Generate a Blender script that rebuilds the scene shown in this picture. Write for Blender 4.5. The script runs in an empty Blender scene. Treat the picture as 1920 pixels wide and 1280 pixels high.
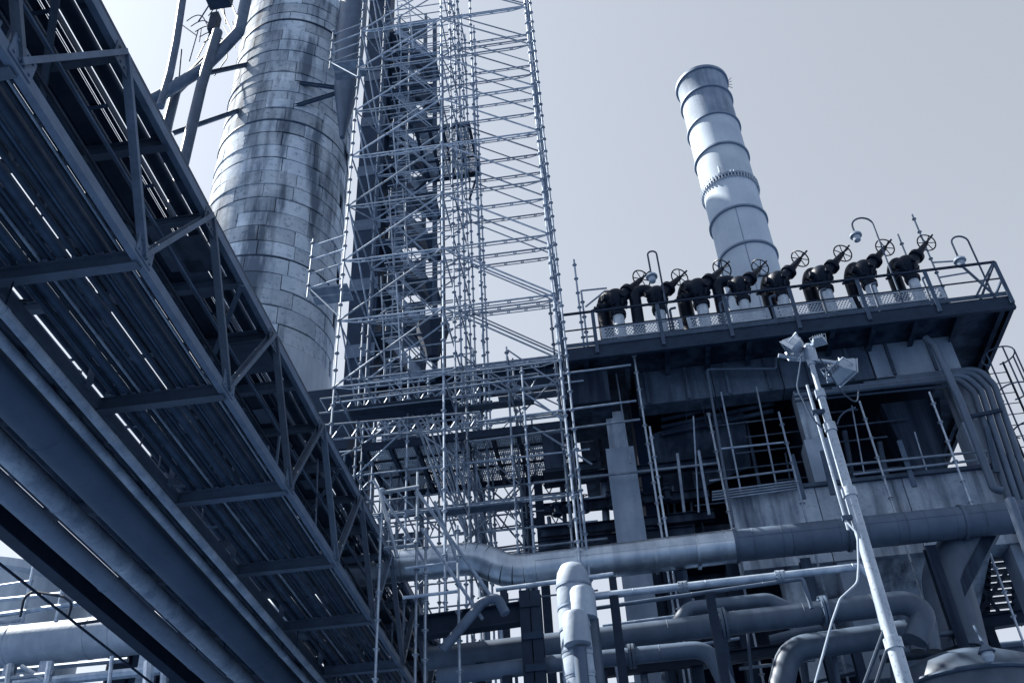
import bpy, math, random
from mathutils import Vector, Matrix
R = math.radians
rnd = random.Random(11)
scene = bpy.context.scene
COL = scene.collection

# ------------------------------------------------------------------ camera
PITCH, ROLL, YAW, FPX = 0.660600, -0.0615341, -0.0966973, 1844.83
CAM = Vector((0, 0, 1.7))
_F = Vector((math.sin(YAW)*math.cos(PITCH), math.cos(YAW)*math.cos(PITCH), math.sin(PITCH)))
_R0 = Vector((math.cos(YAW), -math.sin(YAW), 0)); _U0 = _R0.cross(_F)
_R = _R0*math.cos(ROLL) + _U0*math.sin(ROLL); _U = _U0*math.cos(ROLL) - _R0*math.sin(ROLL)
cd = bpy.data.cameras.new('camera'); cam = bpy.data.objects.new('camera', cd); COL.objects.link(cam)
cam.matrix_world = Matrix(((_R.x, _U.x, -_F.x, CAM.x), (_R.y, _U.y, -_F.y, CAM.y), (_R.z, _U.z, -_F.z, CAM.z), (0, 0, 0, 1)))
cd.sensor_fit = 'HORIZONTAL'; cd.sensor_width = 36; cd.lens = FPX/1920*36; cd.clip_start = .05; cd.clip_end = 6000
scene.camera = cam

def at(px, py, Y=None, X=None, Z=None):
    """the measured point of the photograph (1920 x 1280) on the plane Y, X or Z = const of the place"""
    d = _R*((px-960)/FPX) - _U*((py-640)/FPX) + _F
    t = (Y-CAM.y)/d.y if Y is not None else (X-CAM.x)/d.x if X is not None else (Z-CAM.z)/d.z
    return CAM + d*t

# ------------------------------------------------------------------ sky, sun, exposure
SUN_EL = R(51); SUN_DIR = Vector((-.975, .215, 0)).normalized()
sunv = Vector((SUN_DIR.x*math.cos(SUN_EL), SUN_DIR.y*math.cos(SUN_EL), math.sin(SUN_EL)))
w = bpy.data.worlds.new('World'); scene.world = w; w.use_nodes = True
nt = w.node_tree; nt.nodes.clear()
sky = nt.nodes.new('ShaderNodeTexSky'); sky.sky_type = 'NISHITA'; sky.sun_disc = False
sky.sun_elevation = SUN_EL; sky.sun_rotation = math.atan2(SUN_DIR.x, SUN_DIR.y)
sky.air_density = 1.2; sky.dust_density = 1.6; sky.ozone_density = 1.0
bw = nt.nodes.new('ShaderNodeRGBToBW')
pw = nt.nodes.new('ShaderNodeMath'); pw.operation = 'POWER'; pw.inputs[1].default_value = .56
ml = nt.nodes.new('ShaderNodeMath'); ml.operation = 'MULTIPLY'; ml.inputs[1].default_value = 1.17
tint = nt.nodes.new('ShaderNodeMixRGB'); tint.blend_type = 'MULTIPLY'; tint.inputs[0].default_value = 1
tint.inputs[2].default_value = (.828, .912, 1.06, 1)
bg = nt.nodes.new('ShaderNodeBackground'); bg.inputs[1].default_value = .1
wo = nt.nodes.new('ShaderNodeOutputWorld')
L = nt.links.new
L(sky.outputs[0], bw.inputs[0]); L(bw.outputs[0], pw.inputs[0]); L(pw.outputs[0], ml.inputs[0]); L(ml.outputs[0], tint.inputs[1])
L(tint.outputs[0], bg.inputs[0]); L(bg.outputs[0], wo.inputs[0])
sd = bpy.data.lights.new('sun', 'SUN'); sd.energy = 5.0; sd.angle = R(.53); sd.color = (1, .94, .83)
sun = bpy.data.objects.new('sun', sd); COL.objects.link(sun)
sun.rotation_euler = (-sunv).to_track_quat('-Z', 'Y').to_euler()
sun.location = (-60, 20, 80)
vs = scene.view_settings; vs.view_transform = 'Standard'; vs.look = 'None'; vs.exposure = 1.9; vs.gamma = 1
scene.cycles.max_bounces = 6; scene.cycles.diffuse_bounces = 3; scene.cycles.glossy_bounces = 3
scene.cycles.use_denoising = True

# ------------------------------------------------------------------ materials
MATS = {}
def duo(c):
    """the plant is seen in one blue-grey scale: dark paints are navy, pale ones nearly neutral"""
    l = max(.004, .25*c[0]+.6*c[1]+.15*c[2]); T = DUO; x = math.log(l)
    for p, q in zip(T, T[1:]):
        if l <= q[0] or q is T[-1]:
            k = max(0., min(1., (x-math.log(p[0]))/(math.log(q[0])-math.log(p[0]))))
            return tuple(l*(p[i]+(q[i]-p[i])*k) for i in (1, 2, 3))
DUO = [(.012, .36, .90, 2.15), (.03, .46, .93, 1.84), (.06, .56, .95, 1.65), (.094, .63, .96, 1.53), (.166, .68, .97, 1.47), (.35, .80, .99, 1.26), (.83, .93, 1.0, 1.06)]
def mat(name, c, c2=None, rough=.6, metal=0., scale=2., streak=0., streak_c=None, spots=0., spot_c=(.02, .03, .05), bump=.0, rand=.0, edge=(.42, .62), squash=.1):
    c2 = duo(c2 or tuple(x*.7 for x in c)); streak_c = duo(streak_c or tuple(x*.35 for x in c)); spot_c = duo(spot_c); c = duo(c)
    m = bpy.data.materials.new(name); m.use_nodes = True; n = m.node_tree.nodes; l = m.node_tree.links.new
    b = n['Principled BSDF']; b.inputs['Roughness'].default_value = rough; b.inputs['Metallic'].default_value = metal
    b.inputs['Specular IOR Level'].default_value = .12 if c[1] < .1 else .3
    geo = n.new('ShaderNodeNewGeometry')
    nz = n.new('ShaderNodeTexNoise'); nz.inputs['Scale'].default_value = scale; nz.inputs['Detail'].default_value = 6; nz.inputs['Roughness'].default_value = .62
    l(geo.outputs['Position'], nz.inputs['Vector'])
    rp = n.new('ShaderNodeValToRGB'); rp.color_ramp.elements[0].position = .32; rp.color_ramp.elements[1].position = .68
    rp.color_ramp.elements[0].color = (*(c2 or tuple(x*.7 for x in c)), 1); rp.color_ramp.elements[1].color = (*c, 1)
    l(nz.outputs['Fac'], rp.inputs['Fac']); col = rp.outputs['Color']
    if streak:
        mp = n.new('ShaderNodeMapping'); mp.inputs['Scale'].default_value = (1, 1, squash); l(geo.outputs['Position'], mp.inputs['Vector'])
        n2 = n.new('ShaderNodeTexNoise'); n2.inputs['Scale'].default_value = scale*1.9; n2.inputs['Detail'].default_value = 5; n2.inputs['Roughness'].default_value = .6
        l(mp.outputs[0], n2.inputs['Vector'])
        r2 = n.new('ShaderNodeValToRGB'); r2.color_ramp.elements[0].position = edge[0]; r2.color_ramp.elements[1].position = edge[1]
        r2.color_ramp.elements[0].color = (0, 0, 0, 1); r2.color_ramp.elements[1].color = (streak,)*3+(1,)
        l(n2.outputs['Fac'], r2.inputs['Fac'])
        mx = n.new('ShaderNodeMixRGB'); l(r2.outputs['Color'], mx.inputs[0]); l(col, mx.inputs[1]); mx.inputs[2].default_value = (*(streak_c or tuple(x*.35 for x in c)), 1); col = mx.outputs[0]
    if spots:
        n3 = n.new('ShaderNodeTexNoise'); n3.inputs['Scale'].default_value = scale*9; n3.inputs['Detail'].default_value = 8; n3.inputs['Roughness'].default_value = .7
        l(geo.outputs['Position'], n3.inputs['Vector'])
        r3 = n.new('ShaderNodeValToRGB'); r3.color_ramp.elements[0].position = .54; r3.color_ramp.elements[1].position = .66
        r3.color_ramp.elements[0].color = (0, 0, 0, 1); r3.color_ramp.elements[1].color = (spots,)*3+(1,)
        l(n3.outputs['Fac'], r3.inputs['Fac'])
        mx = n.new('ShaderNodeMixRGB'); l(r3.outputs['Color'], mx.inputs[0]); l(col, mx.inputs[1]); mx.inputs[2].default_value = (*spot_c, 1); col = mx.outputs[0]
    if rand:
        oi = n.new('ShaderNodeObjectInfo'); mr = n.new('ShaderNodeMapRange'); mr.inputs[3].default_value = 1-rand; mr.inputs[4].default_value = 1+rand
        l(oi.outputs['Random'], mr.inputs[0]); hs = n.new('ShaderNodeHueSaturation'); l(mr.outputs[0], hs.inputs['Value']); l(col, hs.inputs['Color']); col = hs.outputs[0]
    l(col, b.inputs['Base Color'])
    if bump:
        bn = n.new('ShaderNodeTexNoise'); bn.inputs['Scale'].default_value = scale*7; bn.inputs['Detail'].default_value = 6; l(geo.outputs['Position'], bn.inputs['Vector'])
        bp = n.new('ShaderNodeBump'); bp.inputs['Strength'].default_value = bump; bp.inputs['Distance'].default_value = .03; l(bn.outputs['Fac'], bp.inputs['Height']); l(bp.outputs[0], b.inputs['Normal'])
    MATS[name] = m
    return m
DARK = mat('dark_steel', (0.0251, 0.0335, 0.0502), (0.0143, 0.0201, 0.0327), .55, .1, 3, spots=.5, spot_c=(.035, .05, .085), rand=.25)
RACK = mat('rack_steel', (0.093, 0.1194, 0.1664), (0.0607, 0.0814, 0.1194), .6, .05, 4, spots=.4, spot_c=(.012, .02, .04), rand=.3)
RPIPE = mat('rack_pipe_paint', (0.0537, 0.0695, 0.098), (0.0291, 0.0398, 0.0607), .5, .1, 2.5, streak=.4, rand=.5, squash=1)
WEATH = mat('weathered_pipe', (0.286, 0.341, 0.4235), (0.121, 0.154, 0.209), .65, .1, 2.2, spots=.5, spot_c=(.05, .07, .11), bump=.3, rand=.1)
BIGP = mat('dark_insulation', (0.0663, 0.0851, 0.1208), (0.051, 0.0672, 0.0969), .75, 0, 1.2, spots=.25, bump=.15)
BIGP2 = mat('grey_insulation', (0.153, 0.1887, 0.2499), (0.1173, 0.1479, 0.1989), .7, 0, 1.6, spots=.3, bump=.15)
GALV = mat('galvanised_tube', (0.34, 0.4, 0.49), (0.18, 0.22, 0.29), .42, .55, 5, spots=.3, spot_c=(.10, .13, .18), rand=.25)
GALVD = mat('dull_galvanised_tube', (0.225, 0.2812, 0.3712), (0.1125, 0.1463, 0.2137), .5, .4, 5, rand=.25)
CLAD = mat('tower_cladding', (0.444, 0.5476, 0.7252), (0.2812, 0.3552, 0.4884), .95, 0, .6, streak=.85, streak_c=(.042, .054, .078), spots=.7, spot_c=(.10, .124, .162), bump=.3, rand=.24, edge=(.48, .62), squash=.13)
CLADL = mat('tower_skirt_plate', (0.418, 0.484, 0.583), (0.319, 0.3795, 0.473), .55, .1, .8, streak=.4, bump=.08)
CORE = mat('tower_core', (.03, .045, .08), None, .8)
STACKM = mat('stack_paint', (0.423, 0.4706, 0.5393), (0.3278, 0.3702, 0.4335), .85, 0, .9, streak=.35, streak_c=(.30, .345, .42), spots=.25, spot_c=(.28, .32, .39), rand=.07)
RINGM = mat('stack_ring', (0.18, 0.2325, 0.33), None, .6, .2)
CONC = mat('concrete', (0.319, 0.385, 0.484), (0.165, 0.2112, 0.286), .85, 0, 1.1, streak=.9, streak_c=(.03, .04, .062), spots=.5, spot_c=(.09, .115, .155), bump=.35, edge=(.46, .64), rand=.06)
CONCD = mat('dark_concrete', (.085, .106, .14), (.04, .053, .077), .85, 0, 1.4, streak=.8, streak_c=(.02, .028, .045), spots=.5, spot_c=(.03, .04, .06), bump=.3)  # darker concrete tone with dark vertical streaks
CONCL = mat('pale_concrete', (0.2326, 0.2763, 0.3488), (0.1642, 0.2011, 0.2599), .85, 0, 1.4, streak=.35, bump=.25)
FURN = mat('furnace_shell', (0.0148, 0.02, 0.0321), (0.008, 0.0114, 0.0194), .7, .1, 1.2, streak=.5, streak_c=(.06, .085, .14))
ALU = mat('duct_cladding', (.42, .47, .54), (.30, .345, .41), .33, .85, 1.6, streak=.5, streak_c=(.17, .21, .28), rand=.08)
ALUD = mat('dark_duct_cladding', (0.093, 0.1149, 0.1532), (0.0569, 0.0744, 0.1039), .6, .25, 1.6, streak=.7, streak_c=(.05, .075, .125), rand=.1)  # darker, duller cladding for the right part of the duct
INSW = mat('pale_pipe_wrap', (0.34, 0.3782, 0.4335), (0.238, 0.272, 0.323), .65, .05, 1.5, streak=.3, spots=.4, spot_c=(.2, .24, .31), bump=.15, rand=.06)
PAINT = mat('grey_pipe_paint', (0.0969, 0.1204, 0.1581), (0.0592, 0.0765, 0.1051), .5, .1, 2, streak=.35, rand=.2)
VALVE = mat('valve_black', (0.01, 0.014, 0.024), (0.006, 0.009, 0.016), .45, .2, 6, bump=.2)
STUB = mat('stub_insulation', (0.432, 0.492, 0.6), (0.264, 0.312, 0.402), .7, 0, 5, streak=.4)
RAILM = mat('rail_paint', (0.0702, 0.0896, 0.1242), (0.041, 0.054, 0.0788), .5, .1, 3, spots=.3, rand=.15)
SCREEN = mat('perforated_steel', (0.26, 0.3185, 0.4225), (0.182, 0.2275, 0.3185), .5, .4, 3)
MASTM = mat('mast_white', (0.4, 0.432, 0.48), (0.304, 0.336, 0.384), .4, .2, 3, spots=.75, spot_c=(.06, .085, .13))
LAMPM = mat('lamp_housing', (0.36, 0.392, 0.44), (0.24, 0.272, 0.32), .35, .5, 6)
GLASS = mat('lamp_glass', (.10, .13, .19), (.07, .09, .14), .1, .0, 6)
GRATE = mat('grating', (.30, .355, .44), (.20, .245, .325), .5, .3, 3)
GROUND = mat('ground_concrete', (0.083, 0.1052, 0.1439), (0.0553, 0.0719, 0.1052), .9, 0, .4, spots=.3)
VOID = mat('bay_shade_black', (0.0218, 0.0305, 0.0478), (0.0152, 0.0218, 0.0348), .9, 0, 2)
for e_, c_ in zip(VOID.node_tree.nodes['Color Ramp'].color_ramp.elements, ((.0022, .0075, .022, 1), (.003, .010, .028, 1))): e_.color = c_  # navy of the deep bay shade set straight into the colour
MID = mat('hazed_mid_steel', (0.0788, 0.0997, 0.1365), (0.0473, 0.063, 0.0903), .6, .05, 2.5, streak=.4, rand=.2)  # steel lightened, with a veil of haze put into its colour
STACKD = mat('sooty_stack_paint', (0.2737, 0.3153, 0.3808), (0.1666, 0.1999, 0.2499), .8, 0, 1.2, streak=.7, streak_c=(.08, .10, .135), spots=.4, spot_c=(.10, .125, .16))
SHADEM = mat('inner_shade', (.02, .035, .07), (.012, .02, .045), .8, 0, 1.5)  # unused dark navy with inner shade put into its colour

# ------------------------------------------------------------------ helpers
W = {}
def link(o, world, parent):
    COL.objects.link(o); W[o] = world
    if parent is not None:
        o.parent = parent; o.matrix_parent_inverse = W[parent].inverted()
    o.matrix_basis = world
    return o
def tag(o, label, cat, group=None, kind=None):
    if label: o['label'] = label
    if cat: o['category'] = cat
    if group: o['group'] = group
    if kind: o['kind'] = kind
    return o
def thing(name, label, cat, loc=(0, 0, 0), group=None):
    o = bpy.data.objects.new(name, None); o.empty_display_size = .2
    link(o, Matrix.Translation(Vector(loc)), None); return tag(o, label, cat, group)
def frame(a, b, up=None):
    a, b = Vector(a), Vector(b); z = (b-a).normalized()
    u = Vector(up) if up is not None else (Vector((0, 0, 1)) if abs(z.z) < .95 else Vector((0, 1, 0)))
    x = u.cross(z)
    if x.length < 1e-4: x = Vector((1, 0, 0)).cross(z)
    x.normalize(); y = z.cross(x)
    return Matrix(((x.x, y.x, z.x, a.x), (x.y, y.y, z.y, a.y), (x.z, y.z, z.z, a.z), (0, 0, 0, 1))), (b-a).length
class MB:
    def __init__(s): s.v = []; s.f = []
    def add(s, vs, fs, M=None):
        o = len(s.v)
        s.v += [tuple(M @ Vector(p)) if M else tuple(p) for p in vs]
        s.f += [tuple(i+o for i in f) for f in fs]; return s
    def box(s, c, d, M=None):
        x, y, z = d[0]/2, d[1]/2, d[2]/2; cx, cy, cz = c
        vs = [(cx+i*x, cy+j*y, cz+k*z) for k in (-1, 1) for j in (-1, 1) for i in (-1, 1)]
        return s.add(vs, [(0, 2, 3, 1), (4, 5, 7, 6), (0, 1, 5, 4), (2, 6, 7, 3), (1, 3, 7, 5), (0, 4, 6, 2)], M)
    def cyl(s, a, b, r0, r1=None, seg=8, caps=True):
        M, Ln = frame(a, b); r1 = r0 if r1 is None else r1
        vs = [(r*math.cos(2*math.pi*i/seg), r*math.sin(2*math.pi*i/seg), z) for r, z in ((r0, 0), (r1, Ln)) for i in range(seg)]
        fs = [(i, (i+1) % seg, seg+(i+1) % seg, seg+i) for i in range(seg)]
        if caps: fs += [tuple(range(seg))[::-1], tuple(range(seg, 2*seg))]
        return s.add(vs, fs, M)
    def lathe(s, prof, M=None, seg=20, a0=0, a1=2*math.pi):
        full = abs(a1-a0-2*math.pi) < 1e-6; n = seg if full else seg+1
        vs = [(r*math.cos(a0+(a1-a0)*i/seg), r*math.sin(a0+(a1-a0)*i/seg), z) for r, z in prof for i in range(n)]
        fs = []
        for k in range(len(prof)-1):
            for i in range(seg):
                j = (i+1) % n if full else i+1
                fs.append((k*n+i, k*n+j, (k+1)*n+j, (k+1)*n+i))
        if full:
            if prof[0][0] > 1e-5: fs.append(tuple(range(n))[::-1])
            if prof[-1][0] > 1e-5: fs.append(tuple((len(prof)-1)*n+i for i in range(n)))
        return s.add(vs, fs, M)
    def sweep(s, pts, r, seg=10, closed=False, caps=True):
        P = [Vector(p) for p in pts]; n = len(P); vs = []; N = None
        for i in range(n):
            if closed: t = P[(i+1) % n]-P[i-1]
            else: t = P[min(i+1, n-1)]-P[max(i-1, 0)]
            t.normalize()
            if N is None:
                N = t.orthogonal().normalized() if abs(t.z) > .9 else Vector((0, 0, 1)).cross(t).normalized()
            N = (N-t*N.dot(t)).normalized(); B = t.cross(N); rr = r[i] if isinstance(r, (list, tuple)) else r
            vs += [P[i]+(N*math.cos(2*math.pi*k/seg)+B*math.sin(2*math.pi*k/seg))*rr for k in range(seg)]
        fs = []
        for i in range(n if closed else n-1):
            j = (i+1) % n
            fs += [(i*seg+k, i*seg+(k+1) % seg, j*seg+(k+1) % seg, j*seg+k) for k in range(seg)]
        if caps and not closed: fs += [tuple(range(seg))[::-1], tuple((n-1)*seg+k for k in range(seg))]
        return s.add(vs, fs)
    def torus(s, c, axis, Rr, r, n=20, seg=6):
        M, _ = frame(c, Vector(c)+Vector(axis))
        return s.sweep([M @ Vector((Rr*math.cos(2*math.pi*i/n), Rr*math.sin(2*math.pi*i/n), 0)) for i in range(n)], r, seg, True)
    def mesh(s, m, smooth=True):
        me = bpy.data.meshes.new('m'); me.from_pydata(s.v, [], s.f); me.update()
        if m: me.materials.append(m)
        if smooth:
            me.polygons.foreach_set('use_smooth', [True]*len(me.polygons)); me.set_sharp_from_angle(angle=R(38))
        return me
    def build(s, name, m, parent=None, world=None, smooth=True):
        return link(bpy.data.objects.new(name, s.mesh(m, smooth)), world or Matrix.Identity(4), parent)
CACHE = {}
def shared(key, fn):
    if key not in CACHE: CACHE[key] = fn()
    return CACHE[key]
def place(name, me, world, parent=None):
    return link(bpy.data.objects.new(name, me), world, parent)
def tube(name, a, b, r, m, parent=None, seg=8):
    me = shared(('cyl', seg, m.name), lambda: MB().cyl((0, 0, 0), (0, 0, 1), 1, 1, seg).mesh(m))
    M, Ln = frame(a, b)
    return place(name, me, M @ Matrix.Diagonal((r, r, Ln, 1)), parent)
def box(name, c, d, m, parent=None, rot=None):
    me = shared(('box', m.name), lambda: MB().box((0, 0, 0), (1, 1, 1)).mesh(m, False))
    return place(name, me, Matrix.Translation(Vector(c)) @ (rot or Matrix.Identity(4)) @ Matrix.Diagonal((*d, 1)), parent)
def prof_pts(kind, h, wd, t):
    if kind == 'I': return [(-wd/2, -h/2), (wd/2, -h/2), (wd/2, -h/2+t), (t/2, -h/2+t), (t/2, h/2-t), (wd/2, h/2-t), (wd/2, h/2), (-wd/2, h/2), (-wd/2, h/2-t), (-t/2, h/2-t), (-t/2, -h/2+t), (-wd/2, -h/2+t)]
    if kind == 'L': return [(0, 0), (wd, 0), (wd, t), (t, t), (t, h), (0, h)]
    if kind == 'U': return [(0, -h/2), (wd, -h/2), (wd, -h/2+t), (t, -h/2+t), (t, h/2-t), (wd, h/2-t), (wd, h/2), (0, h/2)]
    return [(-wd/2, -h/2), (wd/2, -h/2), (wd/2, h/2), (-wd/2, h/2)]
def bar(name, a, b, kind, h, wd, m, parent=None, up=None, t=.012):
    """rolled section from a to b; h along 'up', wd across"""
    def mk():
        p = prof_pts(kind, h, wd, t); n = len(p)
        fs = [(i, (i+1) % n, n+(i+1) % n, n+i) for i in range(n)]
        if kind == 'I': caps = [(0, 1, 2, 3, 10, 11), (3, 4, 9, 10), (4, 5, 6, 7, 8, 9)]
        elif kind == 'L': caps = [(0, 1, 2, 3), (0, 3, 4, 5)]
        elif kind == 'U': caps = [(0, 1, 2, 3), (0, 3, 4, 7), (4, 5, 6, 7)]
        else: caps = [(0, 1, 2, 3)]
        fs += [c[::-1] for c in caps] + [tuple(i+n for i in c) for c in caps]
        return MB().add([(x, y, 0) for x, y in p]+[(x, y, 1) for x, y in p], fs).mesh(m, False)
    me = shared(('bar', kind, h, wd, t, m.name), mk)
    M, Ln = frame(a, b, up)
    return place(name, me, M @ Matrix.Diagonal((1, 1, Ln, 1)), parent)
def bend(pts, rad, n=6):
    P = [Vector(p) for p in pts]; out = [P[0]]
    for i in range(1, len(P)-1):
        rr = rad[i-1] if isinstance(rad, (list, tuple)) else rad
        d0 = (P[i-1]-P[i]).normalized(); d1 = (P[i+1]-P[i]).normalized()
        ang = d0.angle(d1); k = min(rr/math.tan(ang/2), .49*(P[i-1]-P[i]).length if i > 1 else .95*(P[i-1]-P[i]).length, .49*(P[i+1]-P[i]).length if i < len(P)-2 else .95*(P[i+1]-P[i]).length)
        a = P[i]+d0*k; b = P[i]+d1*k
        for j in range(n+1):
            t = j/n; out.append(a.lerp(P[i], t).lerp(P[i].lerp(b, t), t))
    out.append(P[-1]); return out
def pipe(name, pts, r, m, parent=None, rad=None, seg=14):
    return MB().sweep(bend(pts, rad if rad is not None else r*2.2) if len(pts) > 2 else pts, r, seg).build(name, m, parent)
ORD = ['first', 'second', 'third', 'fourth', 'fifth', 'sixth', 'seventh', 'eighth', 'ninth', 'tenth', 'eleventh', 'twelfth', 'thirteenth', 'fourteenth', 'fifteenth', 'sixteenth', 'seventeenth', 'eighteenth', 'nineteenth', 'twentieth', 'twenty-first', 'twenty-second', 'twenty-third', 'twenty-fourth', 'twenty-fifth', 'twenty-sixth']

# ------------------------------------------------------------------ ground
g = MB().add([(-1500, -1500, 0), (1500, -1500, 0), (1500, 1500, 0), (-1500, 1500, 0)], [(0, 1, 2, 3)]).build('ground', GROUND, smooth=False)
tag(g, 'grey concrete yard of the plant', None, kind='structure')

# ------------------------------------------------------------------ overhead pipe rack
RH = 7.0; ZB = 1.7+RH; ZT = 1.7+1.254*RH; XR, XL = -.627*RH, -.853*RH; PY0, PST = 4.48, 2.39
def gusset():
    def mk():
        mb = MB().box((0, 0, 0), (.012, .34, .24))
        for a in (-.12, -.04, .04, .12):
            for b in (-.07, .07): mb.cyl((0, a, b), (.022, a, b), .016, seg=6)
        return mb.mesh(RACK, False)
    return shared('gusset', mk)
rack = thing('pipe_rack', 'dark steel lattice pipe rack crossing overhead from upper corner to bottom', 'pipe rack', (XR, 20, 0))
YA, YB = PY0-4*PST, PY0+9*PST
for x in (XR, XL):
    s = 1 if x == XR else -1
    bar('chord', (x, YA-.2, ZB), (x, YB+.2, ZB), 'U', .13, .075, RACK, rack, up=(0, 0, 1))
    bar('chord', (x, YA-.2, ZT), (x, YB+.2, ZT), 'U', .13, .075, RACK, rack, up=(0, 0, 1))
    for k in range(-4, 10):
        y = PY0+k*PST
        if x == XR:
            if k < 9:
                bar('web_member', (x, y, ZB), (x, y+PST/2, ZT), 'U', .105, .06, RACK, rack, up=(1, 0, 0))
                bar('web_member', (x, y+PST/2, ZT), (x, y+PST, ZB), 'U', .09, .055, RACK, rack, up=(1, 0, 0))
                place('gusset_plate', gusset(), Matrix.Translation((x+.006, y+PST/2, ZT-.1)), rack)
            place('gusset_plate', gusset(), Matrix.Translation((x+.006, y, ZB+.1)), rack)
        else:
            bar('post', (x, y-.45, ZB), (x, y-.45, ZT), 'L', .09, .09, RACK, rack, up=(0, 1, 0))
for k in range(-4, 10):
    y = PY0+k*PST
    bar('cross_beam', (XR-.03, y, ZB), (XL-2.75, y, ZB), 'I', .18, .12, RACK, rack, up=(0, 0, 1))
    bar('cross_beam', (XR-.03, y, ZT), (XL-2.6, y, ZT), 'I', .16, .10, RACK, rack, up=(0, 0, 1))
    if k < 9:
        bar('cross_beam', (XR-.03, y+PST/2, ZT), (XL-.1, y+PST/2, ZT), 'I', .12, .08, RACK, rack, up=(0, 0, 1))
        if k % 2 == 0: bar('plan_brace', (XR, y, ZT-.1), (XL, y+PST, ZT-.1), 'L', .07, .07, RACK, rack)
for y in (YA+.3, PY0+8*PST):
    for x in (XR, XL):
        bar('column', (x, y, 0), (x, y, ZT-.08), 'I', .3, .28, RACK, rack, up=(0, 1, 0))
        box('base_plate', (x, y, .015), (.5, .5, .03), RACK, rack)

# pipes of the lower tier, seen from below between the cross beams
lows = [(-4.55, .050), (-4.68, .034), (-4.83, .066), (-4.99, .040), (-5.11, .034), (-5.26, .060), (-5.42, .045), (-5.55, .034), (-5.68, .055), (-5.82, .040)]
for i, (x, r) in enumerate(lows):
    z = ZB+.095+r
    o = tube('rack_pipe', (x, YA-.3-.1*(i % 3), z), (x, YB+.3, z), r, RPIPE, None, 12)
    tag(o, f'{["slim","slim","mid sized","stout"][min(3, int(r*60))]} dark pipe in the lower tier of the rack, {ORD[i]} from its outer truss', 'pipe', 'pipes in the lower tier of the rack')
for i, (p_, q_) in enumerate(zip(lows, lows[1:])):
    if i in (1, 3, 4, 7): continue
    x = (p_[0]-p_[1]+q_[0]+q_[1])/2; r = max(.008, min(.02, (p_[0]-p_[1]-q_[0]-q_[1])/2-.006))
    o = tube('tracer_line', (x, YA, ZB+.095+r), (x, YB, ZB+.095+r), r, WEATH if i % 3 == 0 else RPIPE, None, 8)
    tag(o, f'thin tracer line squeezed between lower tier pipes {ORD[i]} and {ORD[i+1]} of the rack', 'pipe', 'tracer lines in the lower tier of the rack')
for i in range(9):
    x = -4.6-i*.155+rnd.uniform(-.03, .03); r = rnd.uniform(.016, .03); z = ZB+rnd.uniform(.5, .95)
    o = tube('conduit', (x, YA, z), (x, YB, z), r, RPIPE, None, 8)
    tag(o, f'thin conduit strung between the two tiers of the rack, {ORD[i]} from its outer truss', 'conduit', 'conduits between the tiers of the rack')
    for k in range(-3, 10, 3): bar('conduit_bracket', (x, PY0+k*PST, z-r), (x, PY0+k*PST, ZB+.1), 'L', .03, .03, RACK, o)
# trays and pipes of the upper tier
ups = [(-4.43, -4.63, 't'), (-4.69, -4.86, 'p'), (-4.90, -5.13, 't'), (-5.15, -5.37, 't'), (-5.385, -5.60, 'p'), (-5.65, -5.88, 't'), (-5.91, -6.04, 'p')]
xx_ = -6.30
while xx_ > -8.4:
    ww_ = rnd.uniform(.08, .22); ups.append((xx_, xx_-ww_, 'p')); xx_ -= ww_+rnd.uniform(.05, .13)
for i, (x0, x1, kd) in enumerate(ups):
    if kd == 't':
        t = thing('cable_tray', f'covered dark cable tray on top of the rack, {ORD[i]} run from its outer edge', 'cable tray', ((x0+x1)/2, 10, ZT+.1), 'runs on the upper tier of the rack')
        if i in (0, 3): box('tray_bottom', ((x0+x1)/2, (YA+YB)/2, ZT+.095), (x0-x1, YB-YA+.5, .012), RPIPE, t)
        for xx in (x0, x1): box('side_rail', (xx+(-.006 if xx == x0 else .006), (YA+YB)/2, ZT+.152), (.012, YB-YA+.5, .10), RPIPE, t)
        for q in range(7):
            rr = rnd.uniform(.008, .016); xx = x1+.04+(x0-x1-.08)*q/6
            tube('cable', (xx, YA-.2, ZT+.105+rr), (xx, YB+.2, ZT+.105+rr), rr, DARK, t, 6)
        for q in range(int((YB-YA)/.6)):
            if i in (0, 2, 5): box('rung', ((x0+x1)/2, YA+q*.6, ZT+.086), ((x0-x1)*.98, .05, .006), RPIPE, t)
    else:
        r = (x0-x1)/2
        o = tube('rack_pipe', ((x0+x1)/2, YA-.4, ZT+.085+r), ((x0+x1)/2, YB+.4, ZT+.085+r), r, RPIPE, None, 16)
        tag(o, f'dark pipe on top of the rack, {ORD[i]} run from its outer edge', 'pipe', 'runs on the upper tier of the rack')
xx_ = -6.10; i = 0
while xx_ > -8.5:
    r = rnd.uniform(.035, .095); z = ZB+.095+r
    o = tube('rack_pipe', (xx_-r, YA-.3, z), (xx_-r, YB+.3, z), r, RPIPE, None, 12); xx_ -= 2*r+rnd.uniform(.02, .07)
    tag(o, f'dark pipe above the slung pipes, {ORD[i]} out from the rack', 'pipe', 'pipes above the slung pipes'); i += 1
o = pipe('rack_pipe', [(-6.17, 8.2, ZT+1.2), (-6.17, 8.2, ZT+.17), (-6.17, YB+.4, ZT+.17)], .1, RPIPE, None, .25)
tag(o, 'dark pipe dropping in an elbow onto the upper tier of the rack', 'pipe')
for k in range(46):
    y = rnd.uniform(2.5, 21); x0 = rnd.uniform(-4.5, -7.6); ln = rnd.uniform(.25, 1.3); low_ = rnd.random() < .45
    z = (ZB+.24 if low_ else ZT+.06)+rnd.uniform(0, .04)
    bar('cross_strut', (x0, y, z), (max(x0-ln, -8.4), y+rnd.uniform(-.12, .12), z), rnd.choice(('L', 'B', 'U')), .05, rnd.choice((.05, .09, .16)), RACK, rack)
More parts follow.
